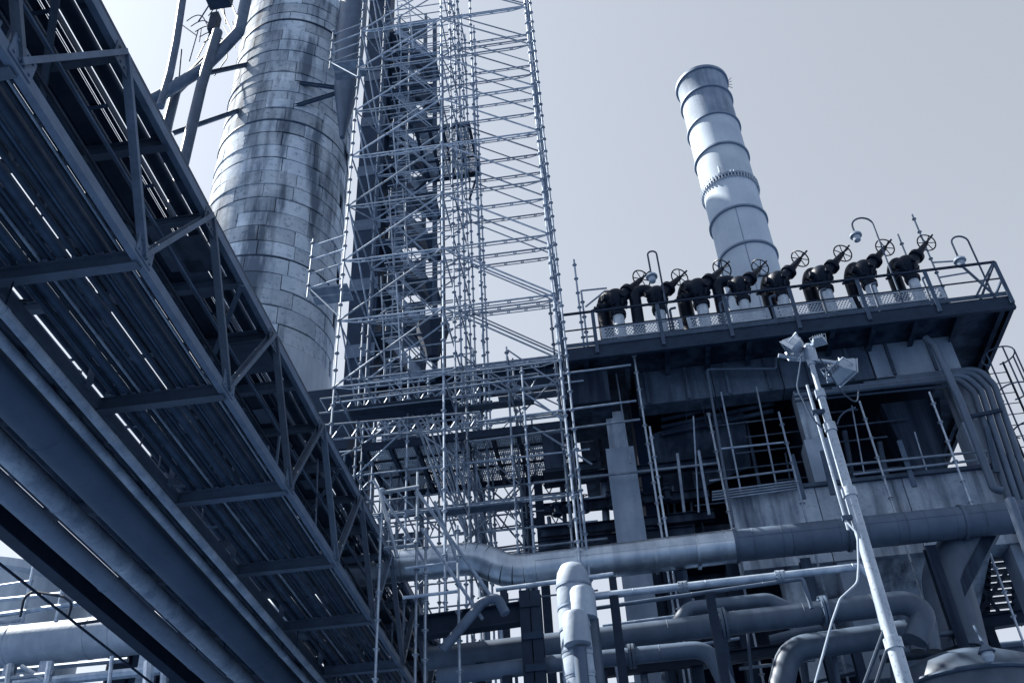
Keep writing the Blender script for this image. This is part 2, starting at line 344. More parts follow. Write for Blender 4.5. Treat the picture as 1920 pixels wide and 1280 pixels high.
for k in range(18):
    y = rnd.uniform(6, 21); x0 = rnd.uniform(-4.6, -8.0)
    box('cover_plate', (x0, y, ZT+.072), (rnd.uniform(.2, .6), rnd.uniform(.25, 1.1), .006), RACK, rack)
for k in range(14):
    y = PY0+rnd.uniform(-1, 6.5)*PST; x0 = rnd.uniform(-4.6, -8.2); tube('hanger_rod', (x0, y, ZB+.1), (x0+rnd.uniform(-.15, .15), y, ZT-.06), .014, RACK, rack, 6)
# shoes, clamps and flanges on the lower tier
fit = 0
for i, (x, r) in enumerate(lows):
    for k in range(-1, 7):
        y = PY0+k*PST
        box('pipe_shoe', (x, y, ZB+.092), (r*1.3, .16, .012), RACK, rack)
        if (i*7+k*3) % 4 == 0: MB().lathe([(r, -.02), (r+.022, -.02), (r+.022, .02), (r, .02)], frame((x, y+.2, ZB+.095+r), (x, y+1.2, ZB+.095+r))[0], 14).build('pipe_clamp', DARK, rack)
# pipes slung beside the rack
def slung(name, label, x, z, r, m, joints, strap=True, seg=28):
    t = thing(name, label, 'pipe', (x, 8, z), 'large pipes slung along the rack')
    ys = [YA]+joints+[YB+2]
    for a, b in zip(ys, ys[1:]):
        tube('pipe_section', (x, a+.004, z), (x, b-.004, z), r, m, t, seg)
    for y in joints:
        MB().torus((x, y, z), (0, 1, 0), r, .008 if r < .1 else .012, 28, 6).build('weld_seam', m, t)
    if strap:
        for k in (-3, 1, 5, 9):
            y = PY0+k*PST
            hg = MB().lathe([(r+.002, -.03), (r+.008, -.03), (r+.008, .03), (r+.002, .03)], frame((x, y, z), (x, y+1, z))[0], 24).build('hanger_band', m, t)
            tube('hanger_rod', (x, y, z+r), (x, y, ZB-.09), .012, DARK, t, 6)
    return t
slung('slung_pipe', 'thin weathered pipe slung nearest the rack, upper of a close pair', -5.75, 8.22, .058, WEATH, [3.1, 9.3, 15.2], seg=16)
slung('slung_pipe', 'thin weathered pipe slung between its twin and the fattest dark pipe', -6.01, 8.22, .058, WEATH, [5.2, 10.6, 16.2], seg=16)
slung('slung_pipe', 'fattest dark insulated pipe slung beside the rack', -6.42, 8.22, .242, BIGP, [2.0, 9.0, 14.2, 18], seg=40)
slung('slung_pipe', 'pale weathered pipe with weld seams slung left of the fattest pipe', -7.09, 8.22, .142, WEATH, [1.2, 6.9, 10.6, 12.4, 14.2, 17.0], seg=28)
slung('slung_pipe', 'grey pipe slung between pale seamed pipe and dark edge girder', -7.60, 8.22, .142, BIGP2, [3.0, 8.0, 13.0, 18.0], seg=28)
eg = thing('edge_girder', 'dark steel girder along the outermost edge of the slung pipes', 'girder', (-8.03, 8, 8))
bar('girder_web', (-8.03, YA, 8.25), (-8.03, YB, 8.25), 'I', .4, .22, DARK, eg, up=(0, 0, 1), t=.02)
for k in range(-4, 10): bar('hanger_plate', (-8.03, PY0+k*PST, 8.5), (-8.03, PY0+k*PST, ZB-.09), 'B', .012, .2, DARK, eg, up=(0, 1, 0))
o = tube('conduit', (-8.75, YA, 8.22), (-8.75, YB, 8.22), .022, DARK, None, 8)
cdt = tag(o, 'thin dark conduit running apart beyond the edge girder of the slung pipes', 'conduit')
for k in range(-4, 10, 2): bar('bracket_arm', (-8.03, PY0+k*PST+.3, 8.22), (-8.75, PY0+k*PST+.3, 8.22-.03), 'L', .05, .05, DARK, eg)

# ------------------------------------------------------------------ great clad tower
TX, TY, TR = -11.85, 27.0, 2.68
ZS0, ZS1, ZTOP = 20.3, 22.3, 42.6
tower = thing('clad_tower', 'huge round tower clad in stained grey sheet panels behind the scaffolding', 'tower', (TX, TY, 0))
MB().lathe([(TR*.72, 0), (TR*.72, 18.6), (TR*.97, ZS0-.6), (TR*.97, ZTOP)], Matrix.Translation((TX, TY, 0)), 64).build('shell', CORE, tower)
def panel_mesh(da, hh, key):
    def mk():
        mb = MB(); n = 6; vs = []
        for z, rr in ((0, TR-.05), (0, TR+.014), (hh-.03, TR), (hh-.03, TR-.05)):
            for i in range(n+1):
                a = da*(i/n-.5); vs.append((rr*math.cos(a), rr*math.sin(a), z))
        fs = []
        for k in range(4):
            for i in range(n): fs.append((k*(n+1)+i, k*(n+1)+i+1, ((k+1) % 4)*(n+1)+i+1, ((k+1) % 4)*(n+1)+i))
        fs += [tuple(k*(n+1) for k in range(4))[::-1], tuple(k*(n+1)+n for k in range(4))]
        return mb.add(vs, fs).mesh(CLAD)
    return shared(('panel', key), mk)
face = math.atan2(-TY, -TX)     # towards the camera
rows = []; z = ZS1
while z < ZTOP-.3:
    hh = .74 if rnd.random() < .8 else .55
    rows.append((z, hh)); z += hh
back = MB()
for k, (z, hh) in enumerate(rows):
    a = rnd.uniform(0, .6); end = a+2*math.pi; ang = []
    while a < end-.25:
        da = rnd.choice((.42, .5, .58, .5)); da = min(da, end-a); ang.append((a, da)); a += da
    for a0, da in ang:
        mid = a0+da/2; dd = (mid-face+math.pi) % (2*math.pi)-math.pi
        da2 = da-.012
        if abs(dd) < 1.55:
            Mx = Matrix.Translation((TX, TY, z)) @ Matrix.Rotation(mid, 4, 'Z') @ Matrix.Translation((rnd.uniform(-.022, .018), 0, 0)) @ Matrix.Rotation(rnd.uniform(-.016, .016), 4, 'Y') @ Matrix.Rotation(rnd.uniform(-.004, .004), 4, 'X')
            place('cladding_panel', panel_mesh(round(da2, 2), hh, (round(da2, 2), hh)), Mx, tower)
        else:
            back.lathe([(TR-.03, 0), (TR, 0), (TR, hh-.012), (TR-.03, hh-.012)], Matrix.Translation((TX, TY, z)), 5, a0+.002, a0+da-.002)
    if k % 5 == 0 and k:
        MB().lathe([(TR-.02, -.035), (TR+.035, -.035), (TR+.035, .02), (TR-.02, .02)], Matrix.Translation((TX, TY, z)), 72).build('seam_band', RAILM if k % 2 else CLAD, tower)
tag(back.build('cladding_panel', CLAD, tower), None, None, kind='stuff')
MB().lathe([(TR-.05, ZS0-.1), (TR+.03, ZS0-.1), (TR+.03, ZS1-.8), (TR-.05, ZS1-.8)], Matrix.Translation((TX, TY, 0)), 64).build('skirt_plate', CLADL, tower)
MB().lathe([(TR-.05, ZS1-.79), (TR+.02, ZS1-.79), (TR+.02, ZS1-.01), (TR-.05, ZS1-.01)], Matrix.Translation((TX, TY, 0)), 64).build('skirt_plate', CLADL, tower)
MB().lathe([(TR*.7, 18.4), (TR+.22, 18.9), (TR+.22, ZS0-.14), (TR*.7, ZS0-.14)], Matrix.Translation((TX, TY, 0)), 48).build('support_ring', DARK, tower)
for k in range(8):
    a = face+k*math.pi/4+.2
    bar('support_leg', (TX+math.cos(a)*TR*1.0, TY+math.sin(a)*TR*1.0, 0), (TX+math.cos(a)*TR, TY+math.sin(a)*TR, 18.8), 'I', .5, .45, DARK, tower, up=(math.cos(a), math.sin(a), 0), t=.03)

# ------------------------------------------------------------------ slim ringed stack
SX, SY, SR = .2225*24.4, 24.4, .905
stack = thing('chimney_stack', 'pale slim round chimney with dark flange rings rising behind the valve platform', 'chimney', (SX, SY, 0))
rz = [at(px, py, Y=SY-SR).z for px, py in ((1316, 128), (1321, 163), (1335, 213.5), (1350, 270), (1364, 327), (1380, 388), (1398, 455), (1412, 520))]
rz = [z+.02 for z in rz]
SM = Matrix.Translation((SX, SY, 0))
zz = rz + [14.0]
for i in range(len(zz)-1):
    hi, lo = zz[i]-.01, zz[i+1]+.01
    MB().lathe([(SR, lo), (SR, hi)] if i else [(SR, lo), (SR, hi-.25), (SR+.015, hi-.22), (SR+.015, hi), (SR-.03, hi), (SR-.03, lo)], SM, 48).build('stack_section', STACKD if i < 2 else STACKM, stack)
for i, z in enumerate(rz):
    rr = SR+(.07 if i else .09); th = .035 if i else .06
    MB().lathe([(SR-.04, z-th), (rr, z-th), (rr, z+th), (SR-.04, z+th)], SM, 56).build('flange_ring', RINGM, stack)
z = rz[4]
bl = MB()
for k in range(56):
    a = 2*math.pi*k/56; M = SM @ Matrix.Rotation(a, 4, 'Z')
    bl.box((SR+.05, 0, z-.10), (.07, .03, .14), M); bl.box((SR+.05, 0, z+.07), (.07, .03, .08), M)
tag(bl.build('bolt_row', STACKM, stack), None, None, kind='stuff')
a = math.atan2(-SY, -SX)-.15
tube('lifting_lug', (SX+math.cos(a)*(SR+.06), SY+math.sin(a)*(SR+.06), z+.1), (SX+math.cos(a)*(SR+.05), SY+math.sin(a)*(SR+.05), z+.42), .04, STACKM, stack)
a = math.atan2(-SY, -SX)+.05
bar('vertical_seam', (SX+math.cos(a)*SR, SY+math.sin(a)*SR, rz[5]), (SX+math.cos(a)*SR, SY+math.sin(a)*SR, 14), 'B', .02, .02, RINGM, stack)
MB().lathe([(SR-.25, rz[0]-.5), (SR-.03, rz[0]-.5), (SR-.03, rz[0]+.02), (SR-.1, rz[0]+.07), (SR-.1, rz[0]-.5)], SM, 40).build('inner_liner', RINGM, stack)
for k in range(4): tube('aerial_bracket', (SX+SR+.02, SY-.1-.08*k, rz[0]-.25), (SX+SR+.16, SY-.1-.08*k, rz[0]-.4+.1*k), .012, RINGM, stack, 6)
MB().lathe([(SR+.25, 0), (SR+.25, 12.5), (SR, 14.0)], SM, 40).build('stack_base', FURN, stack)

# ------------------------------------------------------------------ system scaffold tower
SXs = (-5.94, -3.37, -.68); SYs = (18.0, 20.57, 23.14); ZL0, LIFT = 15.04, 1.98
TRB = .025
def ledger_mesh(m):
    def mk():
        mb = MB(); Ln = 2.6
        mb.cyl((0, 0, 0), (0, 0, Ln), .024, seg=8)
        mb.sweep(bend([(0, -.01, .04), (0, -.105, .42), (0, -.105, Ln-.42), (0, -.01, Ln-.04)], .3, 3), .017, 6)
        for k in range(4):
            z = Ln*(.2+.2*k)
            mb.box((0, -.052, z-.035), (.012, .105, .02)); mb.box((0, -.052, z+.035), (.012, .105, .02)); mb.box((0, -.088, z), (.03, .02, .09)); mb.box((0, -.02, z), (.03, .02, .09))
        return mb.mesh(m)
    return shared(('ledger', m.name), mk)
def ledger(a, b, m, parent):
    M, Ln = frame(a, b)
    return place('truss_ledger', ledger_mesh(m), M @ Matrix.Diagonal((1, 1, Ln/2.6, 1)), parent)
def standard(x, y, z0, z1, m, parent, off=0.):
    mb = MB().cyl((x, y, z0), (x, y, z1), TRB, seg=8)
    z = ZL0+off-math.floor((ZL0+off-z0)/.5)*.5
    while z < z1:
        mb.cyl((x, y, z-.006), (x, y, z+.006), .062, seg=8); mb.cyl((x, y, z-.045), (x, y, z-.006), .036, seg=8); z += .5
    o = mb.build('standard', m, parent); return o
scf = thing('scaffold_tower', 'tall galvanised system scaffold tower in front of the clad tower', 'scaffold', (-3.37, 18, 0))
KMAX = 10
for j, y in enumerate(SYs):
    for i, x in enumerate(SXs):
        z0 = ZT+.25 if i == 0 and j == 0 else (ZT+.25 if i == 0 and y < YB else 0)
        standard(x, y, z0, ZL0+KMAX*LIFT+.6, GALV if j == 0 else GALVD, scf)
        if j == 0 and i == 2: standard(x+.16, y+.12, 0, ZL0+KMAX*LIFT+.6, GALVD, scf, .2)
        if j == 1 and i == 1: standard(x+.14, y, 6, ZL0+KMAX*LIFT+.6, GALVD, scf, .2)
        if j == 1 and i == 1: standard(x+.55, y+.3, 8, ZL0+KMAX*LIFT+.6, GALVD, scf, .1)
        box('base_plate', (x, y, z0+.006 if z0 == 0 else z0-.01), (.15, .15, .012), GALVD, scf)
for k in range(-1, KMAX+1):
    z = ZL0+k*LIFT
    for j, y in enumerate(SYs):
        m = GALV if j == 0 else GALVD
        for i in (0, 1):
            if j == 0 and k == -1: continue
            ledger((SXs[i], y, z), (SXs[i+1], y, z), m, scf)
        if k < KMAX and k >= 0 and j < 2:
            tube('diagonal_brace', (SXs[0]+.04, y-.03, z+.03), (SXs[1]-.04, y-.03, z+LIFT-.05), .024, m, scf)
            tube('diagonal_brace', (SXs[1]+.04, y-.03, z+LIFT-.03), (SXs[2]-.04, y-.03, z+.05), .024, m, scf)
    for i, x in enumerate(SXs):
        for j in (0, 1):
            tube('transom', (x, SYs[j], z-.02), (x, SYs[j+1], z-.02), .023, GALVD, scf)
            if k < KMAX and (i == 0 or k % 2 == 0) and j == 0:
                a, b = (z, z+LIFT) if (k+i) % 2 else (z+LIFT, z)
                tube('diagonal_brace', (x+.03, SYs[j], a), (x+.03, SYs[j+1], b), .022, GALVD, scf)
    if 0 <= k < KMAX:      # guard rails in the back bay
        for q in (.5, 1.0):
            tube('guard_rail', (SXs[0], SYs[1]+.05, z+q), (SXs[1], SYs[1]+.05, z+q), .02, GALVD, scf)
    if k == 0:
        for q in range(2):
            box('deck_plank', ((SXs[0]+SXs[1])/2, SYs[0]+1.1+q*.33, z+.06), (2.5, .31, .05), DARK, scf)
for q, (x, y) in enumerate(((-3.30, 19.2), (-3.30, 21.8), (-3.25, 24.3), (-2.9, 22.4), (-5.3, 21.9))):
    standard(x, y, 12.6, ZL0+KMAX*LIFT, GALVD, scf, .12*q)
for k in range(0, KMAX):
    z = ZL0+k*LIFT
    for q in (.5, 1.0, 1.5):
        tube('guard_rail', (-5.94, 21.95, z+q), (-3.3, 21.85, z+q), .02, GALVD, scf)
    tube('stair_rail', (-4.2, 20.9, z+.4), (-5.6, 20.9, z+LIFT+.4), .02, GALVD, scf); tube('stair_rail', (-4.2, 21.6, z+.9), (-5.6, 21.6, z+LIFT+.9), .02, GALVD, scf)
    tube('diagonal_brace', (-5.94, 23.1, z), (-3.37, 23.1, z+LIFT), .022, GALVD, scf); tube('diagonal_brace', (-3.37, 23.1, z+LIFT), (-.68, 23.1, z), .022, GALVD, scf)
# side bays bracketed out towards the clad tower
for zc, x0 in ((at(590, 125, Y=18.4).z, -7.0), (at(605, 540, Y=18.4).z, -6.95)):
    standard(x0, 18.35, zc-.3, zc+1.75, GALV, scf, .1)
    for q in (.0, .5, 1.0, 1.5): tube('guard_rail', (x0, 18.35, zc+q), (SXs[0], 18.1, zc+q), .022, GALV, scf)
    tube('bracket_brace', (x0, 18.35, zc+.05), (SXs[0], 18.05, zc-1.35), .022, GALV, scf)
    box('deck_plank', ((x0+SXs[0])/2, 18.55, zc+.04), (1.0, .3, .05), GALVD, scf)
    box('deck_plank', ((x0+SXs[0])/2, 18.9, zc+.04), (1.0, .3, .05), GALVD, scf)

# ladders lashed inside the scaffold
def ladder(label, p, h, wd=.42, lean=.25, m=GALV):
    p = Vector(p); t = thing('ladder', label, 'ladder', p, 'ladders in the scaffold tower')
    for s in (0, 1): bar('rail', p+Vector((s*wd, 0, 0)), p+Vector((s*wd-lean, .1, h)), 'B', .06, .03, m, t, up=(0, 1, 0))
    for k in range(int(h/.29)):
        f = (k+.6)*.29/h; tube('rung', p+Vector((-lean*f, .1*f, h*f)), p+Vector((wd-lean*f, .1*f, h*f)), .014, m, t, 6)
ladder('short pale ladder standing on the lowest deck of the scaffold tower', at(722, 700, Y=19.6), 3.4)
ladder('pale ladder halfway up the scaffold tower beside the dark column', at(738, 500, Y=19.8), 3.2)
ladder('pale ladder near the upper grating platform inside the scaffold', at(745, 345, Y=19.8), 3.0)
ladder('pale ladder at the very top of the scaffold tower', at(752, 95, Y=19.8), 3.4)

# ------------------------------------------------------------------ dark steel behind the scaffold
colm = thing('box_column', 'tall dark box column standing between clad tower and scaffold', 'column', (-6.95, 23.6, 0))
box('shaft', (-6.95, 23.6, 22), (.9, .7, 44), DARK, colm)
for k in range(16): box('splice_plate', (-6.95, 23.235, 4+2.7*k), (.94, .02, .5), RACK, colm)
# duct clinging to the tower
dk = thing('side_duct', 'smooth grey duct with tapered foot on the flank of the clad tower', 'duct', (-8.6, 24.9, 27))
p1 = at(640, 120, Y=24.2); zt_ = at(640, 60, Y=24.2).z
MB().lathe([(.10, at(655, 235, Y=24.2).z), (.5, at(640, 150, Y=24.2).z), (.62, zt_), (.62, 43)], Matrix.Translation((-8.62, 24.75, 0)), 28).build('duct_shell', PAINT, dk)
for (a, b) in (((512, 212), (640, 172)), ((518, 150), (640, 166))):
    bar('stay_beam', at(*a, Y=24.55), at(*b, Y=24.75), 'I', .15, .12, MID, dk)

# stair tower of dark flights
stt = thing('stair_tower', 'stack of dark steel stair flights seen from below inside the scaffold', 'stairs', (-5.6, 24, 18.9))
for k in range(2, 11):
    z = ZL0+k*LIFT-.1; y0, y1 = 23.4, 24.6
    A = Vector((-4.95, 24.0, z)); B = Vector((-6.25, 24.0, z+LIFT))
    bar('flight_soffit', A, B, 'B', .03, 1.15, MID, stt)
    for yy in (23.36, 24.64): bar('stringer', (A.x, yy, A.z), (B.x, yy, B.z), 'U', .24, .06, GALVD if yy < 23.5 else MID, stt)
    for q in (.55, 1.05): tube('handrail', (A.x, 23.36, A.z+q), (B.x, 23.36, B.z+q), .02, RAILM, stt)
    for q in range(4):
        P = A.lerp(B, .1+.26*q); tube('baluster', (P.x, 23.36, P.z), (P.x, 23.36, P.z+1.05), .018, RAILM, stt, 6)
    box('landing', (-6.45, 24.0, z+LIFT-.03), (.4, 1.2, .06), MID, stt); box('landing', (-4.8, 24.0, z-.03), (.35, 1.2, .06), MID, stt)
    bar('cage_tie', (-4.62, 23.3, z-.1), (-6.66, 23.3, z-.1), 'U', .14, .07, MID, stt)
for x in (-6.66, -4.62):
    for yy in (23.3, 24.7): bar('post', (x, yy, 18.92), (x, yy, ZL0+10*LIFT+2), 'I', .16, .14, MID, stt, up=(0, 1, 0))
shaft = thing('hoist_shaft', 'dark panelled hoist shaft rising behind the stair flights', 'hoist shaft', (-6.4, 27, 0))
for k in range(18):
    z = 3+k*2.25
    box('shaft_panel', (-6.5, 27.2, z+1.02), (1.25, .06, 2.05-.35*(k % 3)), MID, shaft)
for x in (-7.06, -5.74): bar('corner_post', (x-.1, 27.3, 0), (x-.1, 27.3, 43.5), 'I', .14, .12, PAINT, shaft, up=(0, 1, 0))
# grating platforms
def grating(name, label, x0, x1, y0, y1, z, nx, ny, beams=.16, m=GRATE, supports=()):
    t = thing(name, label, 'platform', ((x0+x1)/2, (y0+y1)/2, z))
    dx, dy = (x1-x0)/nx, (y1-y0)/ny
    for yy in (y0, y1): bar('edge_beam', (x0-.05, yy, z), (x1+.05, yy, z), 'U', beams*1.3, .08, DARK, t, up=(0, 0, 1))
    for i in range(nx+1): bar('joist', (x0+i*dx, y0, z-.01), (x0+i*dx, y1, z-.01), 'I', beams, .09, DARK, t, up=(0, 0, 1))
    for j in range(1, ny): bar('cross_joist', (x0, y0+j*dy, z+.03), (x1, y0+j*dy, z+.03), 'L', .05, .05, DARK, t)
    def mk():
        mb = MB(); n = int((dx-.1)/.045)
        for q in range(n): mb.box((-(dx-.1)/2+(q+.5)*.045, 0, 0), (.027, dy-.05, .03))
        for q in range(int(dy/.12)): mb.box((0, -(dy-.05)/2+(q+.5)*.12, .008), (dx-.1, .02, .012))
        return mb.mesh(m, False)
    me = shared(('grating', round(dx, 3), round(dy, 3), m.name), mk)
    for i in range(nx):
        for j in range(ny): place('grating_panel', me, Matrix.Translation((x0+(i+.5)*dx, y0+(j+.5)*dy, z+.075)), t)
    for i in range(nx+1):
        tube('rail_post', (x0+i*dx, y1, z), (x0+i*dx, y1, z+1.1), .022, RAILM, t, 6)
    for q in (.55, 1.1): tube('guard_rail', (x0, y1, z+q), (x1, y1, z+q), .022, RAILM, t, 6)
    for (a, b) in supports: bar('hanger', a, b, 'L', .1, .1, DARK, t)
    return t
up = grating('grating_platform', 'small upper grating platform hung inside the scaffold tower', -4.75, -3.0, 20.75, 22.95, 27.1, 4, 3, supports=[((-4.75, 22.95, 27.05), (-5.9, 23.1, 26.0)), ((-3.0, 22.95, 27.05), (-3.35, 23.1, 26.0))])
lowp = grating('grating_platform', 'broad lower grating platform under the scaffold tower with dark joists', -5.8, -.7, 20.2, 22.7, 14.75, 8, 3, supports=[])
for x in (-5.75, -3.2, -.75):
    for y in (22.6,): bar('support_post', (x, y, 0), (x, y, 14.6), 'I', .12, .1, MID, lowp, up=(0, 1, 0))
gd = thing('plate_girder', 'deep dark plate girder reaching from scaffold tower to valve platform', 'girder', (-3, 23.6, 18.5))
bar('girder_web', (-7.0, 23.45, 18.55), (-.2, 23.45, 18.55), 'I', .75, .35, DARK, gd, up=(0, 0, 1), t=.03)
bar('girder_web', (-7.0, 26.2, 18.3), (-.2, 26.2, 18.3), 'I', .6, .3, DARK, gd, up=(0, 0, 1), t=.03)
for k in range(9): bar('stiffener', (-6.6+.75*k, 23.28, 18.2), (-6.6+.75*k, 23.28, 18.9), 'B', .015, .14, DARK, gd, up=(1, 0, 0))
bk = thing('feed_bucket', 'dark tapered feed bucket standing against the sky inside the scaffold', 'bucket', at(812, 690, Y=22.2))
p = at(812, 672, Y=22.2)
MB().lathe([(.20, 0), (.24, .25), (.48, .9), (.5, 1.2), (.44, 1.2)], Matrix.Translation(p), 8).build('hopper_body', DARK, bk)
for s in (-1, 1): bar('stand_leg', p+Vector((s*.3, 0, -.6)), p+Vector((s*.22, 0, .2)), 'L', .06, .06, DARK, bk)
tube('swing_arm', p+Vector((.3, 0, 1.15)), p+Vector((.1, 0, 1.6)), .04, DARK, bk)

# ------------------------------------------------------------------ furnace block with the valve platform
YP, YW = 19.0, 20.2; ZF = 16.12
XP0, XP1 = -.6, 9.94
fur = thing('furnace_block', 'tall concrete and steel furnace block carrying the platform of valves', 'furnace', (4.5, 23, 0))
# deck and fascia
box('deck_plate', ((XP0+XP1)/2, (YP+26.5)/2+.05, ZF-.05), (XP1-XP0-.1, 26.5-YP-.1, .1), FURN, fur)
bar('fascia', (XP0, YP+.02, ZF-.18), (XP1, YP+.02, ZF-.18), 'U', .36, .1, DARK, fur, up=(0, 0, 1))
bar('fascia', (XP1-.02, YP+.14, ZF-.18), (XP1-.02, 26.4, ZF-.18), 'U', .34, .1, DARK, fur, up=(0, 0, 1))
box('kick_plate', ((XP0+XP1)/2, YP-.004, ZF+.055), (XP1-XP0, .008, .12), RAILM, fur)
for k in range(11): bar('soffit_joist', (XP0+.5+k*.98, YP+.14, ZF-.2), (XP0+.5+k*.98, 26.3, ZF-.2), 'I', .2, .12, FURN, fur, up=(0, 0, 1))
# concrete frame
zc0, zc1 = .66*YW+1.7, ZF-.12
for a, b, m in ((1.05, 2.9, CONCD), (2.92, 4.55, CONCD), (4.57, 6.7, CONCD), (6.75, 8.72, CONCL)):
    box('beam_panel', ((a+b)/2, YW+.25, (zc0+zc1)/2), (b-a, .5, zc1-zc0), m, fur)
box('landing_slab', (-.2, 20.4, 15.3), (1.15, 1.7, .9), FURN, fur)
for x, m in ((.42, CONC), (4.98, CONC), (8.55, CONC)):
    box('column', (x, YW+.35, zc0/2), (.42, .42, zc0), m, fur)
    box('column_casing', (x+.02, YW+.28, (13.9 if x < 1 else 13.55)/2+4), (.66, .62, (13.9 if x < 1 else 13.55)-8), CONCL, fur)
zr1, zr0 = .524*YW+1.7, 10.5
for a, b in ((2.72, 4.6), (4.62, 6.5), (6.52, 8.75)):
    box('ring_beam', ((a+b)/2, YW+.22, (zr0+zr1)/2), (b-a, .6, zr1-zr0), CONC, fur)
box('ledge', (5.75, YW-.12, zr1+.03), (6.1, .1, .09), RAILM, fur)
# dark interior, deep shade put into the wall colour
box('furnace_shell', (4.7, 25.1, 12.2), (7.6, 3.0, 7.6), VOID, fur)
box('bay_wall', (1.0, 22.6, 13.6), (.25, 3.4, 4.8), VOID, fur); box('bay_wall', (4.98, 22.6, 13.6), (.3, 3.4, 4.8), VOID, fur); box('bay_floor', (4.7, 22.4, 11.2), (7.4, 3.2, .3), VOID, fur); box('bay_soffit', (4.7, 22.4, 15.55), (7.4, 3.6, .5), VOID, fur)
for k in range(3):
    a, b = at(1240, 815-14*k, Y=20.9), at(1450, 770-14*k, Y=20.9)
    tube('shell_pipe', a, b, .06, FURN, fur, 10)
MB().add([(1.2, 20.9, 14.6), (3.6, 20.9, 15.1), (3.6, 21.6, 13.8), (1.2, 21.6, 13.0), (1.2, 22.2, 14.9), (3.6, 22.2, 15.2)], [(0, 1, 2, 3), (0, 4, 5, 1), (3, 2, 5, 4), (0, 3, 4), (1, 5, 2)]).build('chute', FURN, fur, smooth=False)
MB().add([(6.9, 21.0, 14.8), (8.3, 21.0, 14.8), (7.7, 21.0, 12.3), (7.2, 21.0, 12.3), (6.9, 22.4, 14.8), (8.3, 22.4, 14.8), (7.7, 22.0, 12.3), (7.2, 22.0, 12.3)], [(0, 1, 2, 3), (4, 7, 6, 5), (0, 4, 5, 1), (3, 2, 6, 7), (1, 5, 6, 2), (0, 3, 7, 4)]).build('hopper', FURN, fur, smooth=False)
# lower walls under the great duct
zl = .405*YW+1.7
MB().add([(4.1, YW+.1, zr0), (7.9, YW+.1, zr0), (7.3, YW+1.4, zl-.9), (4.4, YW+1.4, zl-.9), (4.1, 23, zr0), (7.9, 23, zr0), (7.3, 23, zl-.9), (4.4, 23, zl-.9)], [(0, 3, 2, 1), (0, 4, 7, 3), (1, 2, 6, 5), (3, 7, 6, 2), (0, 1, 5, 4)]).build('ash_hopper', CONC, fur, smooth=False)
box('back_wall', (2.6, 21.6, 10.8), (3.4, .4, 2.9), FURN, fur)
for x in (1.2, 2.6, 4.0): bar('leg', (x, 21.0, 0), (x, 21.0, 11.5), 'I', .4, .35, FURN, fur, up=(0, 1, 0), t=.025)
box('concrete_pier', (3.75, 20.6, 5.6), (.5, .5, 11.2), CONC, fur)

for k in range(10):
    x = 1.4+k*.74; z0 = rnd.uniform(11.9, 12.6)
    tube('bay_pipe', (x, 21.2+rnd.uniform(0, .6), z0), (x+rnd.uniform(-.1, .1), 21.3, z0+rnd.uniform(.8, 3.0)), rnd.choice((.025, .04, .07)), CONCD, fur, 8)
for k in range(6):
    z = 12.55+.42*k; x0 = rnd.uniform(1.2, 4.2); tube('bay_rail', (x0, 20.9, z), (x0+rnd.uniform(1.8, 4.0), 20.9, z), .022, CONCD, fur, 8)
for k in range(8):
    x = 1.3+k*.98; box('wall_stiffener', (x, YW-.02, (zc0+zc1)/2), (.07, .06, zc1-zc0-.04), CONCD, fur)
for k in range(3): bar('cable_loop', (2.3+.2*k, 20.1, 15.85), (2.1+.45*k, 20.1, 14.4-.15*k), 'B', .012, .012, DARK, fur)
# handrail of the platform
rail = thing('platform_handrail', 'dark handrail with flat posts along the front of the valve platform', 'handrail', (4.6, YP, ZF))
for px, py in ((1056, 655), (1119, 650), (1244, 640), (1372, 622), (1498, 607), (1629, 592), (1760, 577), (1893, 556)):
    x = at(px, py, Y=YP).x
    bar('post', (x, YP-.03, ZF-.25), (x, YP-.03, ZF+1.02), 'B', .03, .09, RAILM, rail, up=(0, 1, 0))
xl, xr = XP0, XP1-.04
bar('top_rail', (xl, YP-.03, ZF+1.02), (xr, YP-.03, ZF+1.02), 'B', .05, .05, DARK, rail)
bar('mid_rail', (xl, YP-.03, ZF+.5), (xr, YP-.03, ZF+.5), 'B', .035, .02, DARK, rail)
for y in (20.9, 22.8, 24.7): bar('post', (xr, y, ZF-.1), (xr, y, ZF+1.02), 'B', .05, .05, RAILM, rail)
for q in (.5, 1.02): bar('side_rail', (xr, YP, ZF+q), (xr, 26, ZF+q), 'B', .045, .045, RAILM, rail)
bar('end_brace', (xr-.06, YP-.03, ZF+.98), (xr-.75, YP-.03, ZF+.05), 'B', .05, .04, RAILM, rail)
bar('end_brace', (xr-.75, YP-.03, ZF+.98), (xr-.35, YP-.03, ZF+.05), 'B', .05, .04, RAILM, rail)
bar('back_rail', (xl, 22.6, ZF+1.05), (xr, 22.6, ZF+1.05), 'B', .05, .05, RAILM, rail)
for k in range(9): bar('post', (xl+.2+k*1.22, 22.6, ZF), (xl+.2+k*1.22, 22.6, ZF+1.05), 'B', .05, .05, RAILM, rail)
for k in range(6):
    x = 2.15+k*1.25
    pipe('bent_post', [(x, 19.62, ZF), (x, 19.62, ZF+1.32), (x+.16, 19.62, ZF+1.34)], .032, RAILM, rail, .08, 8)

